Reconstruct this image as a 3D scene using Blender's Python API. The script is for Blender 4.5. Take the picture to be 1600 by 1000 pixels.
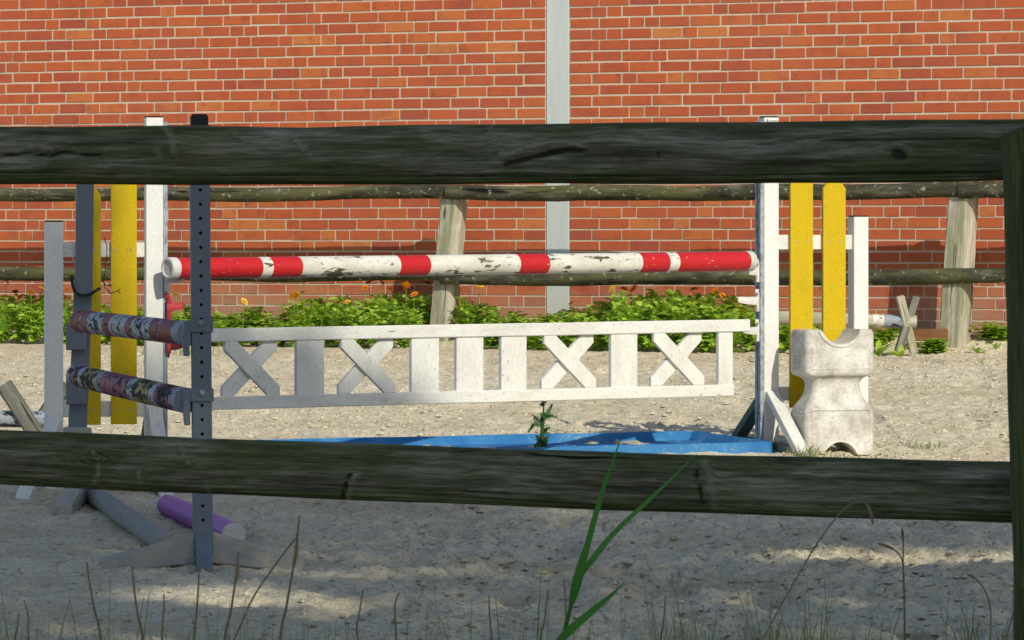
import bpy, bmesh, math, random
import numpy as np
from mathutils import Vector, Matrix
random.seed(7); np.random.seed(7)
R = random.uniform
sc = bpy.context.scene
for o in list(bpy.data.objects): bpy.data.objects.remove(o)

# ------------------------------------------------------------------ camera, sky, sun, exposure
F, HZ, H = 8000.0, 390.0, 2.06            # focal length in photo pixels, horizon row, eye height
cam = bpy.data.cameras.new('camera'); cam.sensor_width = 36; cam.lens = 180.0
cam.shift_y = -(500 - HZ) / 1600.0
cam.clip_start = 0.3; cam.clip_end = 3000
cam.dof.use_dof = True; cam.dof.focus_distance = 27.0; cam.dof.aperture_fstop = 52.0
camo = bpy.data.objects.new('camera', cam); sc.collection.objects.link(camo)
camo.location = (0, 0, H); camo.rotation_euler = (math.pi / 2, 0, 0)
sc.camera = camo
AZ, EL = math.radians(28), math.radians(33)       # sun: behind the camera, to its right
world = bpy.data.worlds.new('World'); sc.world = world; world.use_nodes = True
wn = world.node_tree.nodes; wl = world.node_tree.links
sky = wn.new('ShaderNodeTexSky'); sky.sky_type = 'NISHITA'; sky.sun_disc = False
sky.sun_elevation = EL; sky.sun_rotation = math.pi - AZ
sky.air_density = 1.0; sky.dust_density = 1.0; sky.ozone_density = 1.0
wl.new(sky.outputs[0], wn['Background'].inputs[0]); wn['Background'].inputs[1].default_value = 0.12
sun = bpy.data.lights.new('sun', 'SUN'); sun.energy = 4.0; sun.angle = math.radians(0.53); sun.color = (1.0, 0.93, 0.77)
suno = bpy.data.objects.new('sun', sun); sc.collection.objects.link(suno)
to_sun = Vector((math.sin(AZ) * math.cos(EL), -math.cos(AZ) * math.cos(EL), math.sin(EL)))
suno.rotation_euler = to_sun.to_track_quat('Z', 'Y').to_euler(); suno.location = (10, -20, 20)
sc.view_settings.view_transform = 'Standard'; sc.view_settings.look = 'None'
sc.view_settings.exposure = 0.0; sc.view_settings.gamma = 1.0; sc.view_settings.use_curve_mapping = False
sc.render.engine = 'CYCLES'

# ------------------------------------------------------------------ helpers
def P(px, py, Y): return Vector(((px - 800) / F * Y, Y, H + (HZ - py) / F * Y))
def Yw(X): return 38.54 - 0.504 * X                    # face of the brick wall
WU = Vector((0.893, -0.450, 0)).normalized(); WN = Vector((-0.450, -0.893, 0)).normalized()
def ray_wall(px, off=0.0):                             # X, Y where the column px meets the wall line moved forward by off
    a = (px - 800) / F
    X = a * (38.54 - off) / (1 + 0.504 * a)
    return X, 38.54 - off - 0.504 * X
def sstep(a, b, x):
    t = np.clip((x - a) / (b - a), 0, 1); return t * t * (3 - 2 * t)
def gz(X, Y):                                          # smooth ground height
    X = np.asarray(X, float); Y = np.asarray(Y, float)
    arena = np.minimum(0.0385 * Y, 1.295 + 0.006 * (Y - 33.6))
    bank = 0.92 + 0 * Y
    z = bank + (arena - bank) * sstep(12.0, 16.2, Y)
    d = (38.54 - 0.504 * X) - Y
    z = z + 0.16 * (1 - sstep(0.05, 0.75, d)) * (Y < 60)
    return z
def g(X, Y): return float(gz(X, Y))
def vnoise(x, y, seed=0):
    xi = np.floor(x).astype(np.int64); yi = np.floor(y).astype(np.int64); fx = x - xi; fy = y - yi
    fx = fx * fx * (3 - 2 * fx); fy = fy * fy * (3 - 2 * fy)
    def h(a, b):
        n = (a * 374761393 + b * 668265263 + seed * 974634777) & 0x7fffffff
        n = ((n ^ (n >> 13)) * 1274126177) & 0x7fffffff
        n = n ^ (n >> 16)
        return (n & 0xffff) / 65535.0
    return (h(xi, yi) * (1 - fx) + h(xi + 1, yi) * fx) * (1 - fy) + (h(xi, yi + 1) * (1 - fx) + h(xi + 1, yi + 1) * fx) * fy

class BM:
    """collects geometry with a 'grain' vector (along, across, depth) on every vertex"""
    def __init__(s): s.v = []; s.f = []; s.gr = []; s.mi = []; s.fc = []
    def add(s, verts, grains, faces, mi=0, col=0.0):
        o = len(s.v); s.v += [tuple(v) for v in verts]; s.gr += [tuple(q) for q in grains]
        for k, f in enumerate(faces):
            s.f.append([i + o for i in f]); s.mi.append(mi[k] if isinstance(mi, list) else mi); s.fc.append(col)
        return s
    def mesh(s, name, mats, smooth=False, origin=Vector((0, 0, 0)), sharp=None):
        m = bpy.data.meshes.new(name)
        o = origin
        m.from_pydata([(v[0] - o[0], v[1] - o[1], v[2] - o[2]) for v in s.v], [], s.f)
        a = m.attributes.new('grain', 'FLOAT_VECTOR', 'POINT')
        a.data.foreach_set('vector', np.array(s.gr, dtype=np.float32).ravel())
        b = m.attributes.new('tone', 'FLOAT', 'FACE'); b.data.foreach_set('value', np.array(s.fc, dtype=np.float32))
        if not isinstance(mats, (list, tuple)): mats = [mats]
        for q in mats: m.materials.append(q)
        m.polygons.foreach_set('material_index', s.mi)
        m.polygons.foreach_set('use_smooth', [smooth] * len(s.f))
        m.update()
        if smooth and sharp: m.set_sharp_from_angle(angle=math.radians(sharp))
        return m
def link(name, mesh, parent=None, loc=None):
    o = bpy.data.objects.new(name, mesh); sc.collection.objects.link(o)
    if parent: o.parent = parent
    if loc is not None: o.location = loc
    return o
def tag(o, label, cat, group=None, kind=None):
    if label: o['label'] = label
    if cat: o['category'] = cat
    if group: o['group'] = group
    if kind: o['kind'] = kind
    return o
ORG = {}
def thing(name, loc, label, cat, group=None):
    o = link(name, None, None, loc); o.empty_display_size = 0.1; ORG[o] = Vector(loc)
    return tag(o, label, cat, group)
def part(name, bm, mat, root, smooth=False, sharp=35, top=None):
    """mesh in world coordinates -> child of root (root or a part of it)"""
    org = ORG.get(root, Vector((0, 0, 0)))
    o = link(name, bm.mesh(name, mat, smooth, org, sharp), root); ORG[o] = org
    return o
def solo(name, bm, mat, loc, label, cat, group=None, smooth=False, sharp=35, kind=None):
    o = link(name, bm.mesh(name, mat, smooth, Vector(loc), sharp), None, loc)
    return tag(o, label, cat, group, kind)

def sweep(bm, cen, S, N, secs, caps=True, mi=0, goff=None, closed=False):
    """cen: centres, S/N: width / depth directions (one or per ring), secs: one or per ring list of (u,v)"""
    n = len(cen); vs = []; gs = []; fs = []; mis = []
    goff = goff if goff is not None else (R(0, 50), R(0, 50), R(0, 50)); ax = 0
    for i in range(n):
        s = S[i] if isinstance(S, list) else S; nn = N[i] if isinstance(N, list) else N
        sec = secs[i] if isinstance(secs[0], list) else secs
        if i: ax += (Vector(cen[i]) - Vector(cen[i - 1])).length
        for (u, v) in sec:
            vs.append(Vector(cen[i]) + s * u + nn * v); gs.append((ax + goff[0], u + goff[1], v + goff[2]))
    k = len(secs[0]) if isinstance(secs[0], list) else len(secs)
    for i in range(n - 1 + (1 if closed else 0)):
        i2 = (i + 1) % n
        for j in range(k):
            fs.append([i * k + j, i * k + (j + 1) % k, i2 * k + (j + 1) % k, i2 * k + j])
            mis.append(mi[i] if isinstance(mi, list) else mi)
    if caps and not closed:
        fs.append(list(range(k))[::-1]); mis.append(mi[0] if isinstance(mi, list) else mi)
        fs.append([(n - 1) * k + j for j in range(k)]); mis.append(mi[-1] if isinstance(mi, list) else mi)
    bm.add(vs, gs, fs, mis)
def frame(a, side):
    a = a.normalized(); s = (side - a * side.dot(a)).normalized(); return s, a.cross(s).normalized()
def rect(w, t, c):
    w /= 2; t /= 2
    return [(-w + c, -t), (w - c, -t), (w, -t + c), (w, t - c), (w - c, t), (-w + c, t), (-w, t - c), (-w, -t + c)]
def bar(bm, p0, p1, w, t, side, ch=0.003, nseg=1, wob=0.0):
    p0 = Vector(p0); p1 = Vector(p1); a = p1 - p0; s, n = frame(a, side); L = a.length; a.normalize()
    ts = [0] + [ch + (L - 2 * ch) * i / nseg for i in range(nseg + 1)] + [L]
    secs = []; cs = []
    for i, q in enumerate(ts):
        e = i in (0, len(ts) - 1)
        secs.append(rect(w - (2 * ch if e else 0), t - (2 * ch if e else 0), ch * (0.3 if e else 1)))
        cs.append(p0 + a * q + (s * R(-wob, wob) + n * R(-wob, wob) if wob else Vector()))
    sweep(bm, cs, s, n, secs)
def tube(bm, p0, p1, r0, r1=None, seg=20, rings=None, rough=0.0, mi=0, caps=True, rnd=0.0, up=Vector((0, 0, 1))):
    p0 = Vector(p0); p1 = Vector(p1); r1 = r0 if r1 is None else r1; a = p1 - p0
    if abs(a.normalized().dot(up)) > 0.95: up = Vector((1, 0, 0))
    s, n = frame(a, up); ts = rings or [0, 1]
    ph = [R(0, 6.28) for _ in range(4)]; secs = []; cs = []
    for q in ts:
        rr = r0 + (r1 - r0) * q; sec = []
        for j in range(seg):
            th = 2 * math.pi * j / seg
            k = 1 + rough * (math.sin(2 * th + ph[0] + 5 * q) * 0.5 + math.sin(3 * th + ph[1] + 11 * q) * 0.35 + R(-.25, .25))
            sec.append((rr * k * math.cos(th), rr * k * math.sin(th)))
        secs.append(sec); cs.append(p0 + a * q + (s * math.sin(9 * q + ph[2]) + n * math.sin(7 * q + ph[3])) * rnd)
    sweep(bm, cs, s, n, secs, caps, mi)
def prism(bm, poly, O, ex, ey, ez, T, c=0.002, axial='y'):
    """poly in (ex,ey) extruded by T along ez (front at ez=0), edges softened by c"""
    n = len(poly); cx = sum(p[0] for p in poly) / n; cy = sum(p[1] for p in poly) / n
    def ins(d): 
        out = []
        for (x, y) in poly:
            l = math.hypot(x - cx, y - cy) or 1; out.append((x - (x - cx) / l * d * 1.4, y - (y - cy) / l * d * 1.4))
        return out
    rings = [(ins(c), 0), (poly, c), (poly, T - c), (ins(c), T)]; vs = []; gs = []; fs = []; o = (R(0, 50), R(0, 50), R(0, 50))
    for pl, d in rings:
        for (x, y) in pl:
            vs.append(O + ex * x + ey * y + ez * d)
            gs.append((y + o[0], x + o[1], d + o[2]) if axial == 'y' else (x + o[0], y + o[1], d + o[2]))
    for r in range(3):
        for j in range(n): fs.append([r * n + j, r * n + (j + 1) % n, (r + 1) * n + (j + 1) % n, (r + 1) * n + j])
    fs.append(list(range(n))[::-1]); fs.append([3 * n + j for j in range(n)])
    bm.add(vs, gs, fs)
def fixn(o):
    b = bmesh.new(); b.from_mesh(o.data); bmesh.ops.recalc_face_normals(b, faces=b.faces); b.to_mesh(o.data); b.free()

# ------------------------------------------------------------------ materials
class M:
    def __init__(s, name):
        s.m = bpy.data.materials.new(name); s.m.use_nodes = True; s.t = s.m.node_tree; s.n = s.t.nodes
        s.b = s.n['Principled BSDF']; s.out = s.n['Material Output']
    def nd(s, typ, **kw):
        x = s.n.new('ShaderNode' + typ)
        for k, v in kw.items():
            if k.startswith('i_'): s.set(x.inputs[int(k[2:])] if k[2:].isdigit() else x.inputs[k[2:].replace('_', ' ')], v)
            else: setattr(x, k, v)
        return x
    def set(s, sock, v):
        if isinstance(v, bpy.types.NodeSocket): s.t.links.new(v, sock)
        else: sock.default_value = v
    def noise(s, vec, scale, detail=4, rough=0.6, dist=0.0):
        return s.nd('TexNoise', i_Vector=vec, i_Scale=scale, i_Detail=detail, i_Roughness=rough, i_Distortion=dist).outputs[0]
    def mapv(s, vec, sc_): return s.nd('Mapping', i_Vector=vec, i_Scale=sc_).outputs[0]
    def ramp(s, f, *stops, interp='LINEAR'):
        r = s.nd('ValToRGB', i_0=f); cr = r.color_ramp; cr.interpolation = interp
        while len(cr.elements) < len(stops): cr.elements.new(0.5)
        for e, (p, c) in zip(cr.elements, stops):
            e.position = p; e.color = (c, c, c, 1) if not isinstance(c, tuple) else (*c, 1)
        return r.outputs[0]
    def mix(s, f, a, b, mode='MIX'):
        x = s.nd('Mix', data_type='RGBA', blend_type=mode)
        s.set(x.inputs[0], f); s.set(x.inputs[6], (*a, 1) if isinstance(a, tuple) else a); s.set(x.inputs[7], (*b, 1) if isinstance(b, tuple) else b)
        return x.outputs[2]
    def math(s, op, a, b=0.0):
        x = s.nd('Math', operation=op); s.set(x.inputs[0], a); s.set(x.inputs[1], b); return x.outputs[0]
    def attr(s, n='grain', what=1): return s.nd('Attribute', attribute_name=n).outputs[what]
    def pos(s): return s.nd('NewGeometry').outputs['Position']
    def fin(s, col, rough=0.7, bump=None, bstr=0.3, bdist=0.002, spec=0.3, metal=0.0):
        s.set(s.b.inputs['Base Color'], (*col, 1) if isinstance(col, tuple) else col)
        s.set(s.b.inputs['Roughness'], rough); s.b.inputs['Metallic'].default_value = metal
        s.b.inputs['Specular IOR Level'].default_value = spec
        if bump is not None:
            bp = s.nd('Bump', i_Height=bump, i_Strength=bstr, i_Distance=bdist); s.set(s.b.inputs['Normal'], bp.outputs[0])
        return s.m

def paint(name, col, worn=(0.10, 0.09, 0.07), wear=0.30, rough=0.5, gs=(5, 30, 30), dirtcol=(0.30, 0.26, 0.20), dirt=0.35, spec=0.35, soft=0.03, speckle=0.55):
    k = M(name); gr = k.attr()
    w1 = k.noise(k.mapv(gr, gs), 1.0, 6, 0.65, 0.4); w2 = k.noise(k.mapv(gr, (3, 3, 3)), 1.0, 3, 0.5)
    wv = k.math('ADD', k.math('MULTIPLY', w1, 0.75), k.math('MULTIPLY', w2, 0.25))
    f = k.ramp(wv, (wear, 1.0), (wear + soft, 0.0))
    d = k.ramp(k.noise(k.mapv(gr, (4, 12, 12)), 1.0, 5, 0.6), (0.45, 0.0), (0.78, dirt))
    fine = k.noise(k.mapv(gr, (60, 120, 120)), 1.0, 2, 0.5)
    c = k.mix(d, col, dirtcol)
    speck = k.ramp(k.noise(k.mapv(gr, (35, 70, 70)), 1.0, 2, 0.5), (0.27, speckle), (0.31, 0.0))
    c = k.mix(speck, c, worn)
    c = k.mix(f, c, worn)
    c = k.mix(k.ramp(fine, (0.3, 0.16), (0.7, 0.0)), c, (0.0, 0.0, 0.0))
    hgt = k.math('SUBTRACT', k.math('MULTIPLY', fine, 0.3), f)
    return k.fin(c, k.math('ADD', k.math('MULTIPLY', f, 0.35), rough), hgt, 0.35, 0.0015, spec)

white = paint('white_paint', (0.72, 0.72, 0.68), (0.13, 0.12, 0.09), 0.29, 0.55, dirt=0.30)
white2 = paint('white_gloss_paint', (0.76, 0.76, 0.73), (0.20, 0.19, 0.16), 0.20, 0.45, dirt=0.14, speckle=0.2)
polewhite = paint('pole_white_paint', (0.72, 0.70, 0.63), (0.10, 0.085, 0.06), 0.425, 0.5, gs=(9, 30, 30), dirt=0.45, soft=0.02)
red = paint('red_paint', (0.52, 0.014, 0.018), (0.55, 0.45, 0.38), 0.28, 0.42, gs=(12, 30, 30), dirt=0.14, dirtcol=(0.35, 0.05, 0.04))
yellow = paint('yellow_paint', (0.58, 0.41, 0.004), (0.16, 0.10, 0.01), 0.27, 0.55, dirt=0.32, dirtcol=(0.40, 0.25, 0.02), speckle=0.35, spec=0.2)
greyp = paint('slate_grey_paint', (0.150, 0.180, 0.220), (0.26, 0.26, 0.25), 0.27, 0.55, dirt=0.3, dirtcol=(0.20, 0.20, 0.19))
greyp2 = paint('sandy_grey_paint', (0.30, 0.32, 0.32), (0.42, 0.39, 0.32), 0.42, 0.7, gs=(9, 22, 22), dirt=0.7, dirtcol=(0.46, 0.43, 0.355), soft=0.12)
oldred = paint('faded_red_paint', (0.21, 0.024, 0.032), (0.05, 0.03, 0.03), 0.36, 0.5, gs=(10, 20, 20), dirt=0.3, dirtcol=(0.30, 0.11, 0.08), spec=0.15)
oldwhite = paint('scuffed_white_paint', (0.42, 0.45, 0.50), (0.03, 0.03, 0.035), 0.455, 0.55, gs=(16, 34, 34), dirt=0.5)
mauve = paint('scuffed_mauve_paint', (0.27, 0.045, 0.11), (0.03, 0.025, 0.03), 0.475, 0.55, gs=(14, 30, 30), dirt=0.4, dirtcol=(0.25, 0.12, 0.12))
olive = paint('scuffed_yellow_paint', (0.33, 0.26, 0.04), (0.03, 0.03, 0.025), 0.49, 0.55, gs=(14, 30, 30), dirt=0.3)
bluegrey = paint('scuffed_blue_grey_paint', (0.28, 0.33, 0.40), (0.04, 0.045, 0.05), 0.43, 0.6, gs=(14, 30, 30), dirt=0.4)
sandblue = paint('sand_dusted_blue_paint', (0.20, 0.235, 0.285), (0.34, 0.33, 0.31), 0.47, 0.7, gs=(22, 45, 45), dirt=0.5, dirtcol=(0.33, 0.32, 0.29), soft=0.12)
violet = paint('violet_paint', (0.42, 0.12, 0.50), (0.5, 0.42, 0.40), 0.30, 0.5, gs=(8, 18, 18), dirt=0.6, dirtcol=(0.45, 0.28, 0.42))
shadegreen = paint('shaded_green_paint', (0.10, 0.15, 0.13), (0.25, 0.27, 0.2), 0.33, 0.7, dirt=0.5, dirtcol=(0.12, 0.14, 0.06))  # shade on the wings' rear braces painted as dark green; foot beam shares it
pgrey = paint('pole_end_paint', (0.60, 0.60, 0.57), (0.2, 0.18, 0.15), 0.27, 0.5, dirt=0.3)
plast = paint('white_plastic', (0.70, 0.69, 0.65), (0.3, 0.28, 0.24), 0.18, 0.4, dirt=0.3)
rplast = paint('red_plastic', (0.42, 0.02, 0.03), (0.2, 0.03, 0.03), 0.2, 0.45, dirt=0.3, dirtcol=(0.3, 0.08, 0.07))
blackp = paint('black_rubber', (0.018, 0.018, 0.019), (0.06, 0.06, 0.06), 0.27, 0.7, dirt=0.2, dirtcol=(0.08, 0.08, 0.075))
steel = paint('galvanised_steel', (0.36, 0.42, 0.47), (0.20, 0.22, 0.24), 0.40, 0.45, gs=(25, 40, 40), dirt=0.25, soft=0.12)

def wood(name, c0, c1, c2, knots=True, gs=(1.2, 26, 26), lich=0.0, alg=None, rough=0.85, bstr=0.6, crack=0.37):
    k = M(name); gr = k.attr()
    warp = k.nd('VectorMath', operation='MULTIPLY_ADD', i_0=k.nd('TexNoise', i_Vector=k.mapv(gr, (2.2, 7, 7)), i_Scale=1.0, i_Detail=2).outputs[1],
                i_1=(0.06, 0.035, 0.035), i_2=gr).outputs[0]
    a = k.noise(k.mapv(warp, gs), 1.0, 7, 0.62); b = k.noise(k.mapv(gr, (2.2, 9, 9)), 1.0, 4, 0.6)
    fine = k.noise(k.mapv(warp, (5, 190, 190)), 1.0, 3, 0.6)
    c = k.ramp(k.math('ADD', k.math('MULTIPLY', a, 0.7), k.math('MULTIPLY', b, 0.3)), (0.30, c0), (0.50, c1), (0.68, c2))
    c = k.mix(k.ramp(fine, (0.35, 0.5), (0.6, 0.0)), c, c0)
    cr = k.ramp(k.noise(k.mapv(warp, (0.9, 48, 48)), 1.0, 3, 0.5), (crack - 0.05, 1.0), (crack, 0.0))
    c = k.mix(cr, c, tuple(x * 0.25 for x in c0))
    h = k.math('ADD', k.math('MULTIPLY', a, 0.5), k.math('SUBTRACT', k.math('MULTIPLY', fine, 0.35), cr))
    if alg:
        al = k.ramp(k.noise(k.mapv(gr, (1.6, 10, 10)), 1.0, 5, 0.65), (0.46, 0.0), (0.62, 0.85))
        c = k.mix(al, c, k.mix(fine, tuple(x * 0.6 for x in alg), alg))
    if knots:
        v = k.nd('TexVoronoi', i_Vector=k.mapv(warp, (2.0, 11, 11)), i_Scale=1.0, i_Randomness=1.0)
        kn = k.ramp(v.outputs[0], (0.06, 1.0), (0.16, 0.0)); c = k.mix(kn, c, tuple(x * 0.35 for x in c0))
    if lich:
        v = k.noise(k.mapv(gr, (22, 26, 26)), 1.0, 4, 0.6); lf = k.ramp(v, (0.70 - lich, 0.0), (0.74 - lich, 0.75)); c = k.mix(lf, c, (0.36, 0.36, 0.29))
    return k.fin(c, rough, h, bstr, 0.006, 0.2)
def boardmat():
    k = M('algae_fence_wood'); gr = k.attr()
    wn_ = k.nd('TexNoise', i_Vector=k.mapv(gr, (2.6, 9, 9)), i_Scale=1.0, i_Detail=3)
    warp = k.nd('VectorMath', operation='MULTIPLY_ADD', i_0=wn_.outputs[1], i_1=(0.10, 0.035, 0.035), i_2=gr).outputs[0]
    a = k.noise(k.mapv(warp, (3.0, 60, 60)), 1.0, 8, 0.70); fine = k.noise(k.mapv(warp, (11, 240, 240)), 1.0, 4, 0.7); big = k.noise(k.mapv(gr, (3.2, 14, 14)), 1.0, 4, 0.6)
    c = k.ramp(k.math('ADD', k.math('MULTIPLY', a, 0.62), k.math('MULTIPLY', big, 0.38)), (0.36, (0.055, 0.053, 0.030)), (0.48, (0.175, 0.168, 0.108)), (0.60, (0.41, 0.39, 0.30)))
    c = k.mix(k.ramp(fine, (0.36, 0.6), (0.54, 0.0)), c, (0.055, 0.052, 0.032))
    u = k.nd('SeparateXYZ', i_0=gr).outputs[1]
    edge = k.math('ADD', k.math('MULTIPLY', k.math('ABSOLUTE', k.math('SUBTRACT', u, 0.004)), 11.0), k.math('SUBTRACT', k.noise(k.mapv(gr, (4, 22, 22)), 1.0, 5, 0.65), 0.5))
    al = k.math('MAXIMUM', k.ramp(edge, (0.42, 0.0), (0.66, 0.9)), k.ramp(k.noise(k.mapv(gr, (2.0, 13, 13)), 1.0, 5, 0.65), (0.46, 0.0), (0.60, 0.8)))
    c = k.mix(al, c, k.mix(k.ramp(k.math('MULTIPLY', k.math('ADD', fine, a), 0.5), (0.35, 0.0), (0.65, 1.0)), (0.026, 0.034, 0.012), (0.15, 0.18, 0.05)))
    cr = k.ramp(k.noise(k.mapv(warp, (0.8, 40, 40)), 1.0, 3, 0.5), (0.27, 1.0), (0.295, 0.0))
    v = k.nd('TexVoronoi', i_Vector=k.mapv(warp, (2.3, 10, 10)), i_Scale=1.0); kd = v.outputs[0]
    ring = k.math('MULTIPLY', k.ramp(kd, (0.10, 1.0), (0.30, 0.0)), k.math('ADD', 0.5, k.math('MULTIPLY', 0.5, k.math('SINE', k.math('MULTIPLY', kd, 130.0)))))
    c = k.mix(k.math('MULTIPLY', ring, 0.55), c, (0.05, 0.045, 0.03))
    c = k.mix(k.math('MAXIMUM', cr, k.ramp(kd, (0.05, 0.9), (0.10, 0.0))), c, (0.012, 0.011, 0.008))
    scn = k.math('ADD', k.attr('scar', 2), k.math('MULTIPLY', k.math('SUBTRACT', fine, 0.5), 0.25))
    c = k.mix(k.ramp(k.math('MULTIPLY', scn, -1.0), (0.14, 0.0), (0.42, 0.85)), c, (0.016, 0.015, 0.010))
    c = k.mix(k.ramp(scn, (0.14, 0.0), (0.6, 0.6)), c, (0.36, 0.34, 0.25))  # scar grooves painted dark and ridges pale, standing in for relief shading
    h = k.math('ADD', k.math('MULTIPLY', a, 0.6), k.math('SUBTRACT', k.math('MULTIPLY', fine, 0.4), k.math('ADD', cr, k.math('MULTIPLY', ring, 0.3))))
    return k.fin(c, 0.85, h, 1.0, 0.008, 0.2)
boardw = boardmat()
logw = wood('lichen_log_wood', (0.018, 0.018, 0.014), (0.060, 0.060, 0.040), (0.22, 0.205, 0.14), gs=(4, 14, 14), lich=0.085, alg=(0.13, 0.13, 0.05), bstr=1.0)
postw = wood('bleached_post_wood', (0.20, 0.185, 0.14), (0.46, 0.43, 0.35), (0.66, 0.62, 0.52), gs=(1.5, 24, 24), alg=(0.30, 0.32, 0.19), lich=0.03)
greyw = wood('weathered_grey_wood', (0.07, 0.072, 0.062), (0.16, 0.16, 0.14), (0.27, 0.26, 0.23), gs=(2, 22, 22), alg=(0.09, 0.11, 0.05))
browni = wood('brown_timber', (0.10, 0.045, 0.02), (0.22, 0.10, 0.045), (0.33, 0.17, 0.08), gs=(2, 18, 18), knots=False)
barkw = wood('tree_bark', (0.03, 0.025, 0.02), (0.08, 0.07, 0.055), (0.14, 0.125, 0.10), gs=(4, 9, 9), knots=False)

# sand
k = M('arena_sand'); ps = k.pos()
n1 = k.noise(ps, 1.1, 5, 0.6); n2 = k.noise(ps, 17, 6, 0.65); n3 = k.noise(ps, 75, 5, 0.65)
c = k.ramp(n1, (0.32, (0.62, 0.54, 0.37)), (0.5, (0.71, 0.635, 0.46)), (0.68, (0.77, 0.70, 0.535)))
c = k.mix(k.ramp(n2, (0.36, 0.5), (0.50, 0.0)), c, (0.42, 0.33, 0.21))
c = k.mix(k.ramp(n3, (0.35, 0.55), (0.45, 0.0)), c, (0.32, 0.255, 0.17))
c = k.mix(k.ramp(k.noise(ps, 34, 3, 0.5), (0.62, 0.0), (0.65, 0.6)), c, (0.18, 0.135, 0.09))  # dark specks here and above paint in the shaded hollows between clods
hh = k.math('ADD', k.math('MULTIPLY', n2, 0.6), k.math('MULTIPLY', n3, 0.45))
sand = k.fin(c, 0.95, hh, 1.0, 0.03, 0.1)
k = M('grassy_bank'); ps = k.pos(); n1 = k.noise(ps, 3, 5, 0.6)
bankm = k.fin(k.ramp(n1, (0.35, (0.06, 0.05, 0.03)), (0.6, (0.05, 0.08, 0.025))), 0.95, n1, 0.6, 0.05)
# brick: tone comes from the object (single bricks) or from the face (joined bricks)
def brickmat(name, single):
    k = M(name); ps = k.pos()
    rnd = k.nd('ObjectInfo').outputs['Random'] if single else k.attr('tone', 2)
    c = k.ramp(rnd, (0.0, (0.36, 0.082, 0.050)), (0.06, (0.42, 0.095, 0.046)), (0.40, (0.465, 0.106, 0.042)), (0.72, (0.490, 0.120, 0.042)), (0.93, (0.52, 0.140, 0.046)), (1.0, (0.56, 0.20, 0.062)))
    n = k.noise(ps, 9, 5, 0.6); f = k.noise(ps, 130, 3, 0.6)
    c = k.mix(k.ramp(n, (0.33, 0.5), (0.50, 0.0)), c, (0.29, 0.072, 0.045))
    c = k.mix(k.ramp(k.noise(ps, 0.9, 4, 0.6), (0.40, 0.0), (0.70, 0.14)), c, (0.52, 0.20, 0.13))
    c = k.mix(k.ramp(k.noise(ps, 16, 3, 0.5), (0.66, 0.0), (0.74, 0.55)), c, (0.16, 0.07, 0.055))
    c = k.mix(k.ramp(f, (0.3, 0.22), (0.6, 0.0)), c, (0.14, 0.03, 0.02))
    z = k.nd('SeparateXYZ', i_0=ps).outputs[2]
    zz = k.math('ADD', z, k.math('MULTIPLY', k.math('SUBTRACT', k.noise(ps, 2.6, 5, 0.65), 0.5), 0.75))
    c = k.mix(k.ramp(k.math('SUBTRACT', 2.0, zz), (0.16, 0.0), (0.50, 0.72)), c, (0.42, 0.285, 0.20))
    c = k.mix(k.ramp(k.noise(ps, 75, 2, 0.5), (0.74, 0.0), (0.76, 0.8)), c, (0.62, 0.50, 0.40))
    return k.fin(c, 0.85, k.math('ADD', f, n), 0.35, 0.004, 0.2)
brick1 = brickmat('red_brick_single', True); brick2 = brickmat('red_brick_joined', False)
k = M('lime_mortar'); ps = k.pos(); n = k.noise(ps, 7, 5, 0.6); f = k.noise(ps, 140, 3, 0.6)
mortar = k.fin(k.mix(k.ramp(f, (0.35, 0.3), (0.6, 0.0)), k.ramp(n, (0.3, (0.55, 0.465, 0.355)), (0.7, (0.67, 0.575, 0.45))), (0.3, 0.24, 0.18)), 0.95, f, 0.5, 0.004, 0.1)
k = M('pale_blue_grey_render'); ps = k.pos(); n = k.noise(k.mapv(ps, (14, 14, 2)), 1.0, 5, 0.6); f = k.noise(ps, 120, 3, 0.6)
z = k.nd('SeparateXYZ', i_0=ps).outputs[2]
c = k.ramp(n, (0.3, (0.47, 0.52, 0.53)), (0.7, (0.56, 0.60, 0.595)))
c = k.mix(k.ramp(k.math('SUBTRACT', 2.1, k.math('ADD', z, k.math('MULTIPLY', k.noise(ps, 4, 3), 0.4))), (0.05, 0.0), (0.6, 0.55)), c, (0.52, 0.46, 0.34))
pilm = k.fin(c, 0.8, f, 0.3, 0.002, 0.3)
# blue tray
k = M('blue_foam_sheet'); ps = k.pos(); n = k.noise(ps, 6, 5, 0.6); f = k.noise(ps, 60, 4, 0.6)
c = k.ramp(n, (0.3, (0.012, 0.115, 0.33)), (0.7, (0.035, 0.20, 0.42)))
c = k.mix(k.ramp(k.math('ADD', k.math('MULTIPLY', f, 0.6), k.math('MULTIPLY', n, 0.4)), (0.55, 0.0), (0.72, 0.6)), c, (0.42, 0.40, 0.34))
blue = k.fin(c, 0.6, f, 0.25, 0.003, 0.25)
# block
k = M('grubby_white_block_plastic'); gr = k.attr()
n = k.noise(gr, 7, 6, 0.65); f = k.noise(gr, 70, 4, 0.65)
sx = k.nd('SeparateXYZ', i_0=gr)
gx = k.math('SINE', k.math('MULTIPLY', sx.outputs[0], 2 * math.pi / 0.0105)); gy = k.math('SINE', k.math('MULTIPLY', sx.outputs[1], 2 * math.pi / 0.0105))
wf = k.math('MULTIPLY', k.math('MAXIMUM', gx, gy), 0.5)
c = k.ramp(n, (0.32, (0.34, 0.32, 0.28)), (0.50, (0.57, 0.555, 0.51)), (0.64, (0.70, 0.69, 0.655)))
c = k.mix(k.ramp(f, (0.34, 0.5), (0.47, 0.0)), c, (0.26, 0.225, 0.18))
c = k.mix(k.ramp(wf, (0.40, 0.0), (0.5, 0.14)), c, (0.2, 0.18, 0.15))
blockm = k.fin(c, 0.6, k.math('ADD', k.math('MULTIPLY', wf, -0.5), f), 0.35, 0.003, 0.3)
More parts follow.
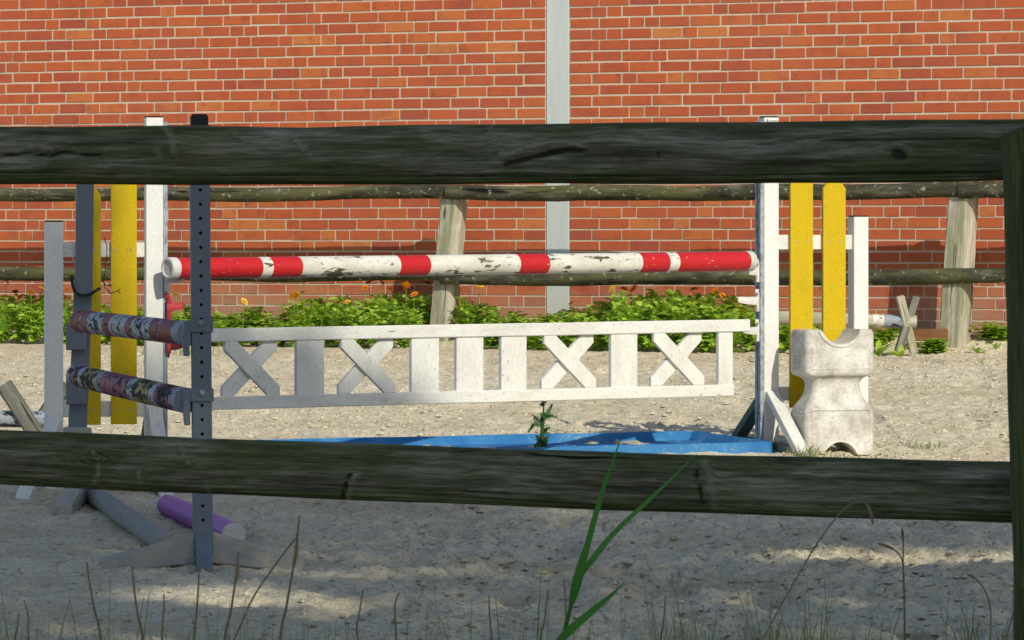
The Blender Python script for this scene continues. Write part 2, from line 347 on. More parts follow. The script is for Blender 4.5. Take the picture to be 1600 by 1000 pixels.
# leaves
def leafmat(name, c0, c1, tr=0.35, rough=0.5):
    k = M(name); t = k.attr('tone', 2); n = k.noise(k.pos(), 25, 3)
    c = k.mix(k.math('ADD', k.math('MULTIPLY', t, 0.7), k.math('MULTIPLY', n, 0.3)), c0, c1)
    k.fin(c, rough, None, spec=0.3)
    tl = k.nd('BsdfTranslucent', i_Color=k.mix(0.5, c, (c1[0] * 1.5, c1[1] * 1.3, c1[2] * 0.5)))
    mx = k.nd('MixShader', i_0=tr, i_1=k.b.outputs[0], i_2=tl.outputs[0]); k.t.links.new(mx.outputs[0], k.out.inputs[0])
    return k.m
leafm = leafmat('marigold_leaf', (0.15, 0.33, 0.028), (0.46, 0.64, 0.09), 0.35, 0.55)
thism = leafmat('thistle_leaf', (0.02, 0.07, 0.015), (0.05, 0.14, 0.03), 0.2)
grassm = leafmat('grass_blade', (0.06, 0.16, 0.025), (0.36, 0.36, 0.18), 0.3)
reedm = leafmat('reed_leaf', (0.06, 0.22, 0.045), (0.10, 0.34, 0.07), 0.35)
drym = leafmat('dry_stalk', (0.20, 0.175, 0.10), (0.42, 0.37, 0.22), 0.1, 0.7)
k = M('tree_leaf'); treem = k.fin(k.mix(k.attr('tone', 2), (0.03, 0.06, 0.012), (0.07, 0.12, 0.025)), 0.6)
orangem = leafmat('orange_petal', (0.75, 0.24, 0.008), (0.85, 0.36, 0.01), 0.25)
yellm = leafmat('yellow_petal', (0.85, 0.55, 0.02), (0.88, 0.66, 0.10), 0.25)
rustm = leafmat('rust_petal', (0.30, 0.05, 0.012), (0.42, 0.09, 0.02), 0.2)
k = M('dark_hole'); holem = k.fin((0.004, 0.004, 0.004), 0.9)
k = M('print_ink'); inkm = k.fin((0.05, 0.05, 0.055), 0.6)

# ------------------------------------------------------------------ ground
xs = np.concatenate([[-600, -150, -50, -20, -10, -6.5], np.arange(-4.4, -3.0, 0.05), np.arange(-3.0, 3.0, 0.016), np.arange(3.0, 4.4, 0.05), [4.4, 6.5, 10, 20, 50, 150, 600]])
ys = np.concatenate([[-400, -100, -30, -10, 0, 4, 7, 9, 10, 11, 12, 12.5, 13, 13.5, 14, 14.5, 15, 15.5, 16, 16.4, 16.8], np.arange(17.0, 25.0, 0.020), np.arange(25.0, 41.2, 0.036), [41.2, 44, 60, 120, 300, 900]])
GX, GY = np.meshgrid(xs, ys)
GZ = gz(GX, GY); GZ = np.where(GY > 60, 1.45, GZ)
amp = sstep(16.2, 17.6, GY) * (1 - sstep(40.2, 41, GY)) * (1 - sstep(4.2, 5.5, np.abs(GX)))
fb = 0.6 * vnoise(GX * 1.6, GY * 1.3, 1) + 0.4 * vnoise(GX * 5, GY * 4, 2)
c1 = vnoise(GX * 9, GY * 8, 3); c2 = vnoise(GX * 17 + c1, GY * 15, 4); c3 = vnoise(GX * 33 + 2 * c1, GY * 29, 5)
near = 1 - sstep(23.0, 25.5, GY)                         # churned, hoof-marked sand close to the camera
hoof = vnoise(GX * 5.0, GY * 3.2, 9) + 0.25 * (c2 - 0.5)
right = sstep(-1.0, 0.6, GX)
rough_ = 0.55 + 0.45 * near
nz = 0.030 * (fb - 0.5) + rough_ * (0.050 * np.maximum(c1 - 0.52, 0) + 0.048 * np.maximum(c2 - 0.5, 0) + 0.026 * (c3 - 0.5))
nz = nz - 0.050 * sstep(0.66, 0.80, hoof) * (0.45 + 0.55 * near) * (0.4 + 0.6 * right)
calm = 1 - 0.5 * (1 - sstep(-1.2, -0.2, GX)) * (1 - sstep(23.5, 25.0, GY))   # trodden flat around the near standard
tidy = 1 - 0.5 * sstep(36, 37.5, GY)
GZ = GZ + amp * nz * calm * tidy
ny, nx = GX.shape
idx = np.arange(ny * nx).reshape(ny, nx)
quads = np.stack([idx[:-1, :-1], idx[:-1, 1:], idx[1:, 1:], idx[1:, :-1]], -1).reshape(-1, 4)
gm = bpy.data.meshes.new('ground'); nv = ny * nx
gm.vertices.add(nv); gm.vertices.foreach_set('co', np.stack([GX, GY, GZ], -1).astype(np.float32).ravel())
gm.loops.add(len(quads) * 4); gm.loops.foreach_set('vertex_index', quads.astype(np.int32).ravel())
gm.polygons.add(len(quads)); gm.polygons.foreach_set('loop_start', np.arange(0, len(quads) * 4, 4, dtype=np.int32))
gm.materials.append(sand); gm.materials.append(bankm)
yc = GY[:-1, :-1].ravel()
gm.polygons.foreach_set('material_index', np.where(yc < 15.4, 1, 0).astype(np.int32)); gm.polygons.foreach_set('use_smooth', np.ones(len(quads), dtype=bool))
gm.update(calc_edges=True); gm.validate()
tag(link('ground', gm), 'pale sand riding arena floor with hoof marks and clods', None, kind='structure')
def gs_(X, Y):                                          # ground height incl. relief (nearest vertex)
    i = min(max(int(np.searchsorted(ys, Y)), 0), ny - 1); j = min(max(int(np.searchsorted(xs, X)), 0), nx - 1); return float(GZ[i, j])
# loose clods
NC = 60000; rng = np.random.RandomState(5)
cy = 17.4 + 19.4 * rng.rand(NC) ** 1.15; cx = (rng.rand(NC) - 0.5) * 0.25 * cy
keep = (rng.rand(NC) < 0.25 + 0.75 * sstep(0.35, 0.65, vnoise(cx * 1.7, cy * 1.1, 21))) & ~((cy < 24.5) & (cx < -0.4) & (rng.rand(NC) < 0.55)) & (cy < 38.2 - 0.504 * cx) & ~((cx > -1.4) & (cx < 1.35) & (cy > 25.6) & (cy < 27.3) & (rng.rand(NC) < 0.85))
cx, cy = cx[keep], cy[keep]; NC = len(cx)
ii = np.clip(np.searchsorted(ys, cy), 0, ny - 1); jj = np.clip(np.searchsorted(xs, cx), 0, nx - 1); cz = GZ[ii, jj]
rad = 0.0045 + 0.016 * rng.rand(NC) ** 3.5
oct_ = np.array([(1, 0, 0), (.5, .87, 0), (-.5, .87, 0), (-1, 0, 0), (-.5, -.87, 0), (.5, -.87, 0), (.35, 0.2, .8), (-.4, .2, .9), (0, -.45, .7)])
q = rad[:, None] * (0.6 + 0.8 * rng.rand(NC, 9)); th = rng.rand(NC, 1) * 6.28
vx = cx[:, None] + q * (oct_[:, 0] * np.cos(th) - oct_[:, 1] * np.sin(th)); vy = cy[:, None] + q * (oct_[:, 0] * np.sin(th) + oct_[:, 1] * np.cos(th)); vz = cz[:, None] + q * oct_[:, 2] * 0.85 - 0.004
tri = np.array([[0, 1, 6], [1, 2, 7], [1, 7, 6], [2, 3, 7], [3, 4, 8], [3, 8, 7], [4, 5, 8], [5, 0, 6], [5, 6, 8], [6, 7, 8]])
tris = (tri[None] + 9 * np.arange(NC)[:, None, None]).reshape(-1, 3)
cm = bpy.data.meshes.new('sand_clods'); cm.vertices.add(NC * 9); cm.vertices.foreach_set('co', np.stack([vx, vy, vz], -1).astype(np.float32).ravel())
cm.loops.add(len(tris) * 3); cm.loops.foreach_set('vertex_index', tris.astype(np.int32).ravel())
cm.polygons.add(len(tris)); cm.polygons.foreach_set('loop_start', np.arange(0, len(tris) * 3, 3, dtype=np.int32))
cm.materials.append(sand); cm.update(calc_edges=True); cm.validate()
tag(link('sand_clods', cm), 'loose sand clods and small stones strewn over the arena', 'sand', kind='stuff')

# ------------------------------------------------------------------ brick building
ROW, UN = 0.08317, 0.062; Z0 = 3.876 - ROW * 33; NROW = 43
O3 = Vector((0, 38.54, 0))
U0, U1 = -6.6, 6.4; PA, PB = 0.285, 0.483
def wp(u, z, off=0.0): return O3 + WU * u + WN * off + Vector((0, 0, z))
bl = thing('brick_building', wp(0, 1.2), 'red brick stable building with a pale vertical strip behind the arena', 'building')
bm = BM()
for (a, b, d) in ((U0, PA, 0), (PB, U1, 0), (PA, PB, -0.02)):
    q = [wp(a, 1.1, -0.0035 + d), wp(b, 1.1, -0.0035 + d), wp(b, Z0 + NROW * ROW, -0.0035 + d), wp(a, Z0 + NROW * ROW, -0.0035 + d)]
    bm.add(q + [p - WN * 6 for p in q], [(0, 0, 0)] * 8, [[0, 1, 2, 3], [1, 5, 6, 2], [4, 0, 3, 7], [3, 2, 6, 7], [5, 4, 7, 6]])
wallo = part('wall', bm, mortar, bl)
bm = BM(); bar(bm, wp((PA + PB) / 2, 1.1, -0.014), wp((PA + PB) / 2, Z0 + NROW * ROW, -0.014), PB - PA - 0.010, 0.03, WU, 0.003)
po = part('pilaster', bm, pilm, bl); po['label'] = 'pale blue grey vertical strip dividing the brickwork'
# brick layout: wild bond, joints of neighbouring courses a quarter brick apart
items = []
for r in range(NROW):
    z = Z0 + (r + 0.5) * ROW
    for side in (0, 1):
        s0 = 0.004; first = True; u = 0.0; L = (PA - U0) if side == 0 else (U1 - PB); hdr = 0
        while u < L:
            if first: n = (3, 4)[r % 2] if random.random() < 0.9 else (3, 2)[r % 2]; first = False
            else:
                p = 0.24 if hdr == 0 else (0.18 if hdr == 1 else 0.02)
                n = 2 if random.random() < p else 4; hdr = hdr + 1 if n == 2 else 0
            w = n * UN; a, b = u + 0.0066, u + w - 0.0066
            items.append((-b + PA, -a + PA, z, n) if side == 0 else (PB + a, PB + b, z, n)); u += w
def pxof(u, z):
    p = wp(u, z); return 800 + p.x / p.y * F, HZ - (p.z - H) / p.y * F, F / p.y
def rank(it):
    x, y, s_ = pxof((it[0] + it[1]) / 2, it[2])
    vis = 15 < x < 1585 and 6 < y < 178
    return (0 if vis else 1, -(it[1] - it[0]) * s_)
order = sorted(items, key=rank); single = set(id(i) for i in order[:300])
meshes = {}
def brickbm(w, h=ROW - 0.0145, d=0.03):
    b = BM(); bar(b, Vector((-w / 2, 0, 0)), Vector((w / 2, 0, 0)), h, d, Vector((0, 0, 1)), 0.0025); return b
ang = math.atan2(WU.y, WU.x); joined = BM()
for it in items:
    a, b, z, n = it; w = b - a
    if id(it) in single:
        key = n
        if key not in meshes: meshes[key] = brickbm(w).mesh('brick', brick1)
        o = link('brick', meshes[key], wallo); p = wp((a + b) / 2 + R(-.0012, .0012), z + R(-.0015, .0015), -0.0135 + R(-.002, .002)) - ORG[bl]
        o.location = p; o.rotation_euler = (0, 0, ang)
    else:
        j = R(-.002, .002); dz = R(-.0015, .0015); du = R(-.0012, .0012); hh = (ROW - 0.0145) / 2 + dz * 0.3; f_ = 0.0015 + j
        z += dz; a += du; b += du
        q = [wp(a, z - hh, f_), wp(b, z - hh, f_), wp(b, z + hh, f_), wp(a, z + hh, f_)]; back = [p - WN * 0.03 for p in q]
        joined.add(q + back, [(0, 0, 0)] * 8, [[0, 1, 2, 3], [1, 5, 6, 2], [4, 0, 3, 7], [3, 2, 6, 7], [5, 4, 0, 1][::-1]], 0, random.random())
jo = part('brickwork', joined, brick2, wallo); jo['kind'] = 'stuff'

# ------------------------------------------------------------------ fence along the wall
FO = 0.40                                                # distance in front of the wall (along Y)
def fw(px, py, off=FO): X, Y = ray_wall(px, off); return P(px, py, Y)
rf = thing('rail_fence', fw(705, 540), 'weathered two rail log fence standing close to the brick wall', 'fence')
def log(root, pts, r, name='rail', seg=14, n=26):
    b = BM(); cs = []; secs = []; a = pts[-1] - pts[0]; s, nn = frame(a, Vector((0, 0, 1))); ph = [R(0, 6) for _ in range(4)]
    for i in range(n + 1):
        t = i / n * (len(pts) - 1); j = min(int(t), len(pts) - 2); c_ = pts[j].lerp(pts[j + 1], t - j)
        cs.append(c_ + s * (0.006 * math.sin(3.1 * t * 2 + ph[0]) + R(-.002, .002)) + nn * R(-.002, .002))
        rr = r * (1 + 0.05 * math.sin(5 * t + ph[1]) + R(-.025, .025)); secs.append([(rr * (1 + R(-.035, .035)) * math.cos(2 * math.pi * k_ / seg), rr * (1 + R(-.035, .035)) * math.sin(2 * math.pi * k_ / seg)) for k_ in range(seg)])
    sweep(b, cs, s, nn, secs)
    return part(name, b, logw, root, True, 50)
RO = FO + 0.085
log(rf, [fw(-330, 305, RO), fw(0, 304, RO), fw(350, 304, RO), fw(706, 300, RO)], 0.053)
log(rf, [fw(700, 301, RO + .02), fw(1000, 302, RO + .02), fw(1200, 301, RO + .02), fw(1499, 297, RO)], 0.058)
log(rf, [fw(1501, 298, RO), fw(1700, 296, RO), fw(1950, 294, RO)], 0.060)
log(rf, [fw(-330, 427, RO), fw(0, 427, RO), fw(350, 428, RO), fw(702, 428, RO)], 0.055)
log(rf, [fw(690, 434, RO + .03), fw(1000, 434, RO + .03), fw(1500, 432, RO + .02), fw(1950, 430, RO + .02)], 0.056)
def fpost(px_t, py_t, px_b, py_b, w):
    b = BM(); p0 = fw(px_b, py_b); p1 = fw(px_t, py_t); p0 = p0 - (p1 - p0).normalized() * 0.25; n = 14; cs = []; secs = []; a = p1 - p0; s, nn = frame(a, WU)
    for i in range(n + 1):
        t = i / n; cs.append(p0.lerp(p1, t)); ww = w * (1.03 - 0.08 * t); sec = []
        for (u, v) in [(-.5, -.40), (-.44, -.5), (0, -.51), (.26, -.5), (.34, -.46), (.5, -.2), (.5, .3), (.3, .5), (-.3, .5), (-.5, .3)]:
            sec.append((ww * u + R(-.004, .004), ww * v + R(-.004, .004)))
        secs.append(sec)
    sweep(b, cs, s, nn, secs); return part('post', b, postw, rf)
fpost(711, 308, 691, 545, 0.172); fpost(1506, 308, 1491, 560, 0.188); fpost(-95, 308, -108, 545, 0.19)

# ------------------------------------------------------------------ near fence (in the shade of trees)
def near_Y(px): return 1.0 / (1 / 11.6 + (1 / 10.35 - 1 / 11.6) * px / 1580.0)
nf = thing('board_fence', P(1600, 1500, 10.3), 'dark algae covered board fence crossing the foreground', 'fence')
def scar_height(px, py, scars):
    h = 0.0
    for (pl, w, a) in scars:
        best = 1e9
        for (x0, y0), (x1, y1) in zip(pl[:-1], pl[1:]):
            dx, dy = x1 - x0, y1 - y0; t = max(0, min(1, ((px - x0) * dx + (py - y0) * dy) / (dx * dx + dy * dy + 1e-6)))
            best = min(best, (px - x0 - t * dx) ** 2 + (py - y0 - t * dy) ** 2)
        if best < 16 * w * w: h += a * math.exp(-best / (w * w))
    return h
def board(top, bot, depth, seed, scars):
    scv = []; b = BM(); random.seed(seed); pxs = list(range(-560, -20, 40)) + list(range(-20, 1640, 7)); cs = []; secs = []
    d = (P(1580, 400, near_Y(1580)) - P(0, 400, near_Y(0))); d.z = 0; d.normalize(); nn = Vector((d.y, -d.x, 0))
    if nn.y > 0: nn = -nn
    ti = np.interp(pxs, *zip(*top)); bi = np.interp(pxs, *zip(*bot))
    for i, px in enumerate(pxs):
        Y = near_Y(px); t = P(px, ti[i], Y); q = P(px, bi[i], Y); c_ = (t + q) / 2; h = (t.z - q.z) / 2
        cs.append(c_); sec = []
        K = 40
        for j in range(K + 1):
            th = math.pi * j / K                       # round face towards the camera
            u = -math.cos(th); v = math.sin(th) ** 0.55
            u2 = math.copysign(abs(u) ** 0.9, u)
            uu = u2 * h * (1 + 0.012 * math.sin(px * .017 + seed)); sh = scar_height(px, (ti[i] + bi[i]) / 2 - uu / (h or 1) * (bi[i] - ti[i]) / 2, scars); scv.append(sh); sec.append((uu, v * depth * (1 + 0.05 * math.sin(px * .009 + j * .5)) + sh + 0.0012 * math.sin(j * 1.9 + 2 * math.sin(px * .01 + seed))))
        sec += [(h * 0.9, -0.01), (-h * 0.9, -0.01)]; scv += [0.0, 0.0]
        secs.append(sec)
    sweep(b, cs, Vector((0, 0, 1)), nn, secs, goff=(seed * 3.1, 0.0, seed * 1.7)); o = part('board', b, boardw, nf, True, 40); fixn(o); at_ = o.data.attributes.new('scar', 'FLOAT', 'POINT'); at_.data.foreach_set('value', np.array(scv, dtype=np.float32) * 100); return o
board([(-560, 201), (0, 198), (300, 196.5), (480, 199), (560, 197), (850, 193), (1100, 191), (1300, 189), (1640, 185)],
      [(-560, 289), (0, 288), (500, 289), (850, 287), (1100, 287.5), (1300, 286), (1640, 282)], 0.042, 3,
      [([(800, 245), (840, 232), (885, 222), (915, 227), (930, 234)], 4, .008), ([(803, 257), (850, 245), (900, 234), (934, 236)], 3.5, -.009), ([(775, 195), (790, 220), (800, 243)], 4, .005), ([(0, 248), (60, 239), (95, 246), (110, 238), (175, 245)], 2.5, -.006),
       ([(60, 232), (80, 228), (100, 236)], 4, .005), ([(270, 200), (285, 215), (291, 240)], 5, .006), ([(262, 235), (268, 245)], 6, .004), ([(474, 212), (482, 224), (494, 238)], 4, .006), ([(494, 240), (496, 242)], 3, -.006), ([(1412, 240), (1424, 243)], 7, -.009), ([(1390, 232), (1420, 226), (1440, 240)], 5, .005), ([(1042, 240), (1045, 241)], 5, -.005), ([(0, 270), (400, 274), (900, 276), (1560, 270)], 2, -.004), ([(1200, 225), (1380, 219), (1560, 217)], 2, -.004)])
board([(-560, 650), (0, 671), (260, 682), (520, 691), (1000, 708), (1580, 721), (1640, 722)],
      [(-560, 733), (0, 757), (260, 769), (520, 779.5), (1000, 798.5), (1580, 817), (1640, 818)], 0.038, 11,
      [([(570, 742), (562, 760), (555, 779)], 4, .007), ([(560, 742), (553, 758), (545, 776)], 3, -.006), ([(1112, 722), (1125, 745), (1130, 792)], 7, .006), ([(1100, 735), (1110, 785)], 4, -.005), ([(232, 735), (228, 770)], 3, .006), ([(342, 730), (337, 772)], 3, .006), ([(163, 705), (172, 735), (160, 755)], 4, .006), ([(290, 690), (310, 722)], 4, .005),
       ([(0, 712), (260, 726), (700, 748), (1100, 765)], 1.8, -.003), ([(300, 748), (700, 766), (1200, 788)], 1.8, -.003), ([(800, 730), (1300, 748), (1570, 760)], 1.8, -.003)])
random.seed(21)
for (px_t, px_b, py_t, Yp) in ((1638, 1650, 184, 10.16), (-840, -835, 205, 12.35)):
    b = BM(); p1 = P(px_t, py_t, Yp); p0 = P(px_b, 720, Yp); dirv = (p0 - p1); p0 = p1 + dirv * ((p1.z - 0.5) / (p1.z - p0.z)); n = 22; cs = []; secs = []; S_, N_ = frame(p1 - p0, Vector((1, 0, 0)))
    for i in range(n + 1):
        cs.append(p0.lerp(p1, i / n)); sec = []
        for j in range(14):
            th = 2 * math.pi * j / 14; rr = 0.092 * (1 + R(-.03, .03)); sec.append((rr * math.cos(th), rr * math.sin(th)))
        secs.append(sec)
    sweep(b, cs, S_, N_, secs, goff=(R(0, 9), 0.0, R(0, 9)))
    for j in range(14):                                # slanting weather cut
        v = b.v[n * 14 + j]; b.v[n * 14 + j] = (v[0], v[1], v[2] + (v[0] - cs[-1].x) * 0.33)
    part('post', b, boardw, nf, True, 40)

# ------------------------------------------------------------------ white jump wings
def on_line(T, d, px):                                   # distance along d from T at which column px is met
    r = (px - 800) / F; return (r * T.y - T.x) / (d.x - r * d.y)
def make_wing(label, tall_px, short_px, Yt, yaw, tall_py, short_py, planks, bars_, inner, brpy, shortfoot, short_brace=True):
    e = Vector((math.cos(yaw), math.sin(yaw), 0)); n = Vector((math.sin(yaw), -math.cos(yaw), 0)); Zv = Vector((0, 0, 1))
    T = Vector(((tall_px - 800) / F * Yt, Yt, 0)); T.z = g(T.x, T.y)
    w = thing('jump_wing', T, label, 'jump wing', 'white jump wings with yellow planks')
    s2 = on_line(T, e, short_px); S = T + e * s2; S.z = g(S.x, S.y)
    zt = P(tall_px, tall_py, Yt).z; zs = P(short_px, short_py, S.y).z; PW = 0.082
    for (c_, zz) in ((T, zt), (S, zs)):
        b = BM(); bar(b, Vector((c_.x, c_.y, c_.z - 0.02)), Vector((c_.x, c_.y, zz)), PW, PW, e, 0.003); po_ = part('post', b, white2, w)
        b = BM(); bar(b, Vector((c_.x, c_.y, zz + 0.001)), Vector((c_.x, c_.y, zz + 0.008)), PW - 0.004, PW - 0.004, e, 0.002); part('cap', b, blackp, po_)
    # steel track with holes on the inner side of the tall post
    ti = T + e * (inner * (PW / 2 + 0.011)); b = BM(); ztk = zt - 0.02
    bar(b, Vector((ti.x, ti.y, T.z + 0.05)) + n * 0.024, Vector((ti.x, ti.y, ztk)) + n * 0.024, 0.020, 0.032, e, 0.002)
    bar(b, Vector((ti.x, ti.y, T.z + 0.05)) - n * 0.024, Vector((ti.x, ti.y, ztk)) - n * 0.024, 0.020, 0.026, e, 0.002)
    tr = part('track', b, steel, w)
    b = BM(); q = ti + e * (inner * 0.004); zz = T.z + 0.09
    b2 = BM(); bar(b2, Vector((ti.x, ti.y, T.z + 0.05)), Vector((ti.x, ti.y, ztk)), 0.004, 0.022, e, 0.001); part('track_web', b2, steel, tr)
    while zz < ztk - 0.04:
        tube(b, Vector((ti.x, ti.y, zz)) + e * (inner * 0.002), Vector((ti.x, ti.y, zz)) + e * (inner * 0.0035), 0.0075, seg=10); zz += 0.05
    part('pin_holes', b, holem, tr)
    # crossbars between the posts
    sg = 1 if s2 > 0 else -1
    for (y0, y1) in bars_:
        b = BM(); m_ = T + e * (s2 / 2); z0 = P(tall_px, y0, m_.y).z; z1 = P(tall_px, y1, m_.y).z; zc = (z0 + z1) / 2
        A = T + e * (sg * PW / 2 - sg * 0.001); B = S - e * (sg * PW / 2 - sg * 0.001)
        bar(b, Vector((A.x, A.y, zc)), Vector((B.x, B.y, zc)), z0 - z1, 0.045, Zv, 0.003, 3); part('crossbar', b, white, w)
    for (xa, xb, yt, yb) in planks:
        sa = on_line(T, e, xa); sb = on_line(T, e, xb); c_ = T + e * ((sa + sb) / 2) + n * 0.047
        z1 = P((xa + xb) / 2, yt, c_.y).z; z0 = P((xa + xb) / 2, yb, c_.y).z; hw = abs(sb - sa) / 2; ch = 0.035
        b = BM(); prism(b, [(-hw, 0), (hw, 0), (hw, z1 - z0 - ch), (hw - ch * 0.75, z1 - z0), (-hw + ch * 0.75, z1 - z0), (-hw, z1 - z0 - ch)], Vector((c_.x, c_.y, z0)), e, Zv, -n, 0.022, 0.002)
        pk = part('plank', b, yellow, w)
        b = BM()
        for (y0, y1) in bars_:
            zc = (P(tall_px, y0, c_.y).z + P(tall_px, y1, c_.y).z) / 2
            for q in (-0.55, 0.5):
                p_ = Vector((c_.x, c_.y, zc)) + e * (hw * q); tube(b, p_ - n * 0.002, p_ + n * 0.0015, 0.005, seg=8)
        part('screws', b, steel, pk)
    # braces to the ground, front and back
    for (c_, top_h, sl) in ((T, brpy, 0), (S, brpy * 0.9, shortfoot))[:2 if short_brace else 1]:
        for q, mt in ((1, white), (-1, shadegreen)):
            out = c_ + n * (q * 0.50) + e * sl * (q > 0); out.z = g(out.x, out.y) - 0.012
            b = BM(); A = c_ + n * (q * (PW / 2 - 0.004)); A.z = c_.z + top_h
            bar(b, A, out, 0.066, 0.045, e, 0.003); part('brace', b, mt, w)
    b = BM(); A = T + n * 0.42; B = T - n * 0.42
    bar(b, Vector((A.x, A.y, g(A.x, A.y) + 0.02)), Vector((B.x, B.y, g(B.x, B.y) + 0.02)), 0.05, 0.05, e, 0.004); part('foot_beam', b, shadegreen, w)
    return w, T, e, n
def cup(w, px, py, Y, d, mat, L=0.075, plate=True):
    """open cup reaching from the post at column px in direction d (-1 left, +1 right)"""
    c_ = P(px, py, Y); b = BM(); Zv = Vector((0, 0, 1)); X = Vector((d, 0, 0)); n = Vector((0, -1, 0)); secs = []; cs = []
    for t in (0, .12, .35, .6, .85, 1.0):
        hh = 0.042 * (1 - 0.30 * t) * (0.75 if t == 1 else 1); ww = 0.075 * (1 - 0.15 * t)
        cs.append(c_ + X * (L * t) + Zv * (0.012 * max(0, t - 0.5)))
        secs.append([(-hh / 2, -ww / 2), (hh / 2 * .3, -ww / 2), (hh / 2, -ww / 2 + .008), (hh / 2 - 0.012 * (0.2 < t < 1), -ww * .2), (hh / 2 - 0.014 * (0.2 < t < 1), ww * .2), (hh / 2, ww / 2 - .008), (hh / 2 * .3, ww / 2), (-hh / 2, ww / 2)])
    sweep(b, cs, Zv, n, secs)
    if plate:
        tube(b, c_ - X * 0.004 + Zv * 0.045 - n * .01, c_ - X * 0.004 - Zv * 0.055 - n * .01, 0.012, seg=10)
        tube(b, c_ - X * 0.008 + Zv * 0.048 + n * .012, c_ + X * 0.010 + Zv * 0.048 + n * .012, 0.013, seg=10)
    o = part('pole_cup', b, mat, w, True, 40); fixn(o); return o
wr, TR, eR, nR = make_wing('white jump wing with two yellow planks behind the grubby plastic block', 1201, 1341, 26.55, math.radians(19), 184, 339,
    [(1230, 1265, 240, 637), (1281, 1316, 284, 637)], [(367, 390), (604, 625)], -1, 0.29, 0.0, False)
cup(wr, 1183, 424, 26.5, -1, plast); cup(wr, 1183, 470, 26.5, -1, plast, 0.10); cup(wr, 1183, 517, 26.5, -1, plast)
wl_, TL, eL, nL = make_wing('white jump wing with two yellow planks behind the leaning grey standard', 240, 84, 24.2, math.radians(11), 184, 347,
    [(172, 212, 240, 663), (117, 156, 293, 664)], [(379, 402), (627, 651)], 1, 0.37, -0.20)
cup(wl_, 262, 437, 24.15, 1, plast); 
o = cup(wl_, 262, 479, 24.18, 1, rplast); o['label'] = 'red pole cup'
o = cup(wl_, 262, 541, 24.18, 1, rplast); o['label'] = 'lower red pole cup'
b = BM(); bar(b, P(264, 466, 24.16), P(264, 552, 24.16), 0.018, 0.03, Vector((1, 0, 0)), 0.003); part('cup_strip', b, rplast, wl_)
# printed name on the right post
cu = bpy.data.curves.new('lettering', 'FONT'); cu.body = 'Arena'; cu.size = 0.030; cu.align_x = 'CENTER'; cu.shear = 0.3; cu.extrude = 0.0004
to = bpy.data.objects.new('tmp', cu); sc.collection.objects.link(to); bpy.context.view_layer.update()
tm = bpy.data.meshes.new_from_object(to.evaluated_get(bpy.context.evaluated_depsgraph_get())); bpy.data.objects.remove(to)
tm.materials.clear(); tm.materials.append(inkm)
lt = link('lettering', tm, wr); zl = P(1201, 192, 26.5).z
lt.matrix_local = Matrix.Translation(Vector((0, 0, zl - TR.z)) + nR * (0.041 + 0.0008)) @ Matrix.Rotation(math.radians(19), 4, 'Z') @ Matrix.Rotation(math.pi / 2, 4, 'X')
# twine hanging from the left wing
b = BM()
def wire(bm, pts, r, seg=6):
    for a, c_ in zip(pts[:-1], pts[1:]): tube(bm, a, c_, r, seg=seg)
Yt_ = 23.98
wire(b, [P(x, y, Yt_) for x, y in [(163, 373), (167, 383), (167, 398), (165, 415), (164, 430), (160, 436), (165, 450), (173, 459), (180, 456), (188, 452)]], 0.0022)
wire(b, [P(x, y, Yt_) for x, y in [(158, 436), (165, 445), (174, 447), (170, 442)]], 0.0022); wire(b, [P(x, y, Yt_) for x, y in [(184, 453), (188, 459)]], 0.002)
solo('twine', b, blackp, P(165, 436, Yt_), 'thin dark twine dangling between the left yellow planks', 'twine')

# ------------------------------------------------------------------ poles
def make_pole(name, A, B, ra, rb, bands, mats, label, group=None, caps=None, endr=0.0, loc=None):
    """bands: list of (t_end, material index) along A..B"""
    b = BM(); ts = [0.0]; mi = []; t0 = 0
    for (t1, m_) in bands:
        k_ = max(1, int((t1 - t0) * 26))
        for i in range(k_): ts.append(t0 + (t1 - t0) * (i + 1) / k_); mi.append(m_)
        t0 = t1
    tube(b, A, B, ra, rb, 26, ts, 0.006, mi, True)
    root = thing(name, (A + B) / 2, label, 'pole', group); o = part('shaft', b, mats, root, True, 40)
    if caps:
        ax = (B - A).normalized()
        for (pt, r, sg) in ((A, ra, -1), (B, rb, 1)):
            b = BM(); s, nn = frame(ax, Vector((0, 0, 1))); cs = []; secs = []
            for (d, kk) in ((-0.028, 1.05), (0.010, 1.06), (0.016, 1.0), (0.018, 0.8), (0.012, 0.7), (0.012, 0.02)):
                cs.append(pt + ax * sg * d); secs.append([(r * kk * math.cos(2 * math.pi * j / 24), r * kk * math.sin(2 * math.pi * j / 24)) for j in range(24)])
            sweep(b, cs, s, nn, secs); c_ = part('end_cap', b, caps, root, True, 40); fixn(c_)
    return root
A = P(266, 419.5, 24.05); B = P(1170, 408, 26.42); d = (B - A); Ld = d.length; dn = d.normalized()
tb = lambda px: on_line(Vector((A.x, A.y, 0)), Vector((dn.x, dn.y, 0)), px) / Ld
make_pole('jump_pole', A, B, 0.050, 0.0505, [(tb(402), 1), (tb(418), 0), (tb(464), 1), (tb(617), 0), (tb(664), 1), (tb(804), 0), (tb(850), 1), (tb(995), 0), (tb(1038), 1), (tb(1053), 0), (1.0, 1)],
          [polewhite, red], 'long red and white striped pole lying across the white wings', caps=pgrey)
A = P(126, 502, 22.75); B = P(296, 521, 20.62); L_ = lambda px: on_line(Vector((A.x, A.y, 0)), Vector(((B - A).normalized().x, (B - A).normalized().y, 0)), px) / (B - A).length
make_pole('jump_pole', A, B, 0.0505, 0.0495, [(L_(140), 1), (L_(142), 2), (L_(152), 1), (L_(176), 2), (L_(187), 1), (L_(212), 2), (L_(221), 1), (L_(250), 2), (L_(262), 1), (L_(264), 2), (L_(285), 1), (1.0, 3)],
          [polewhite, oldred, oldwhite, bluegrey], 'faded red and white pole, upper of the two on grey standards')
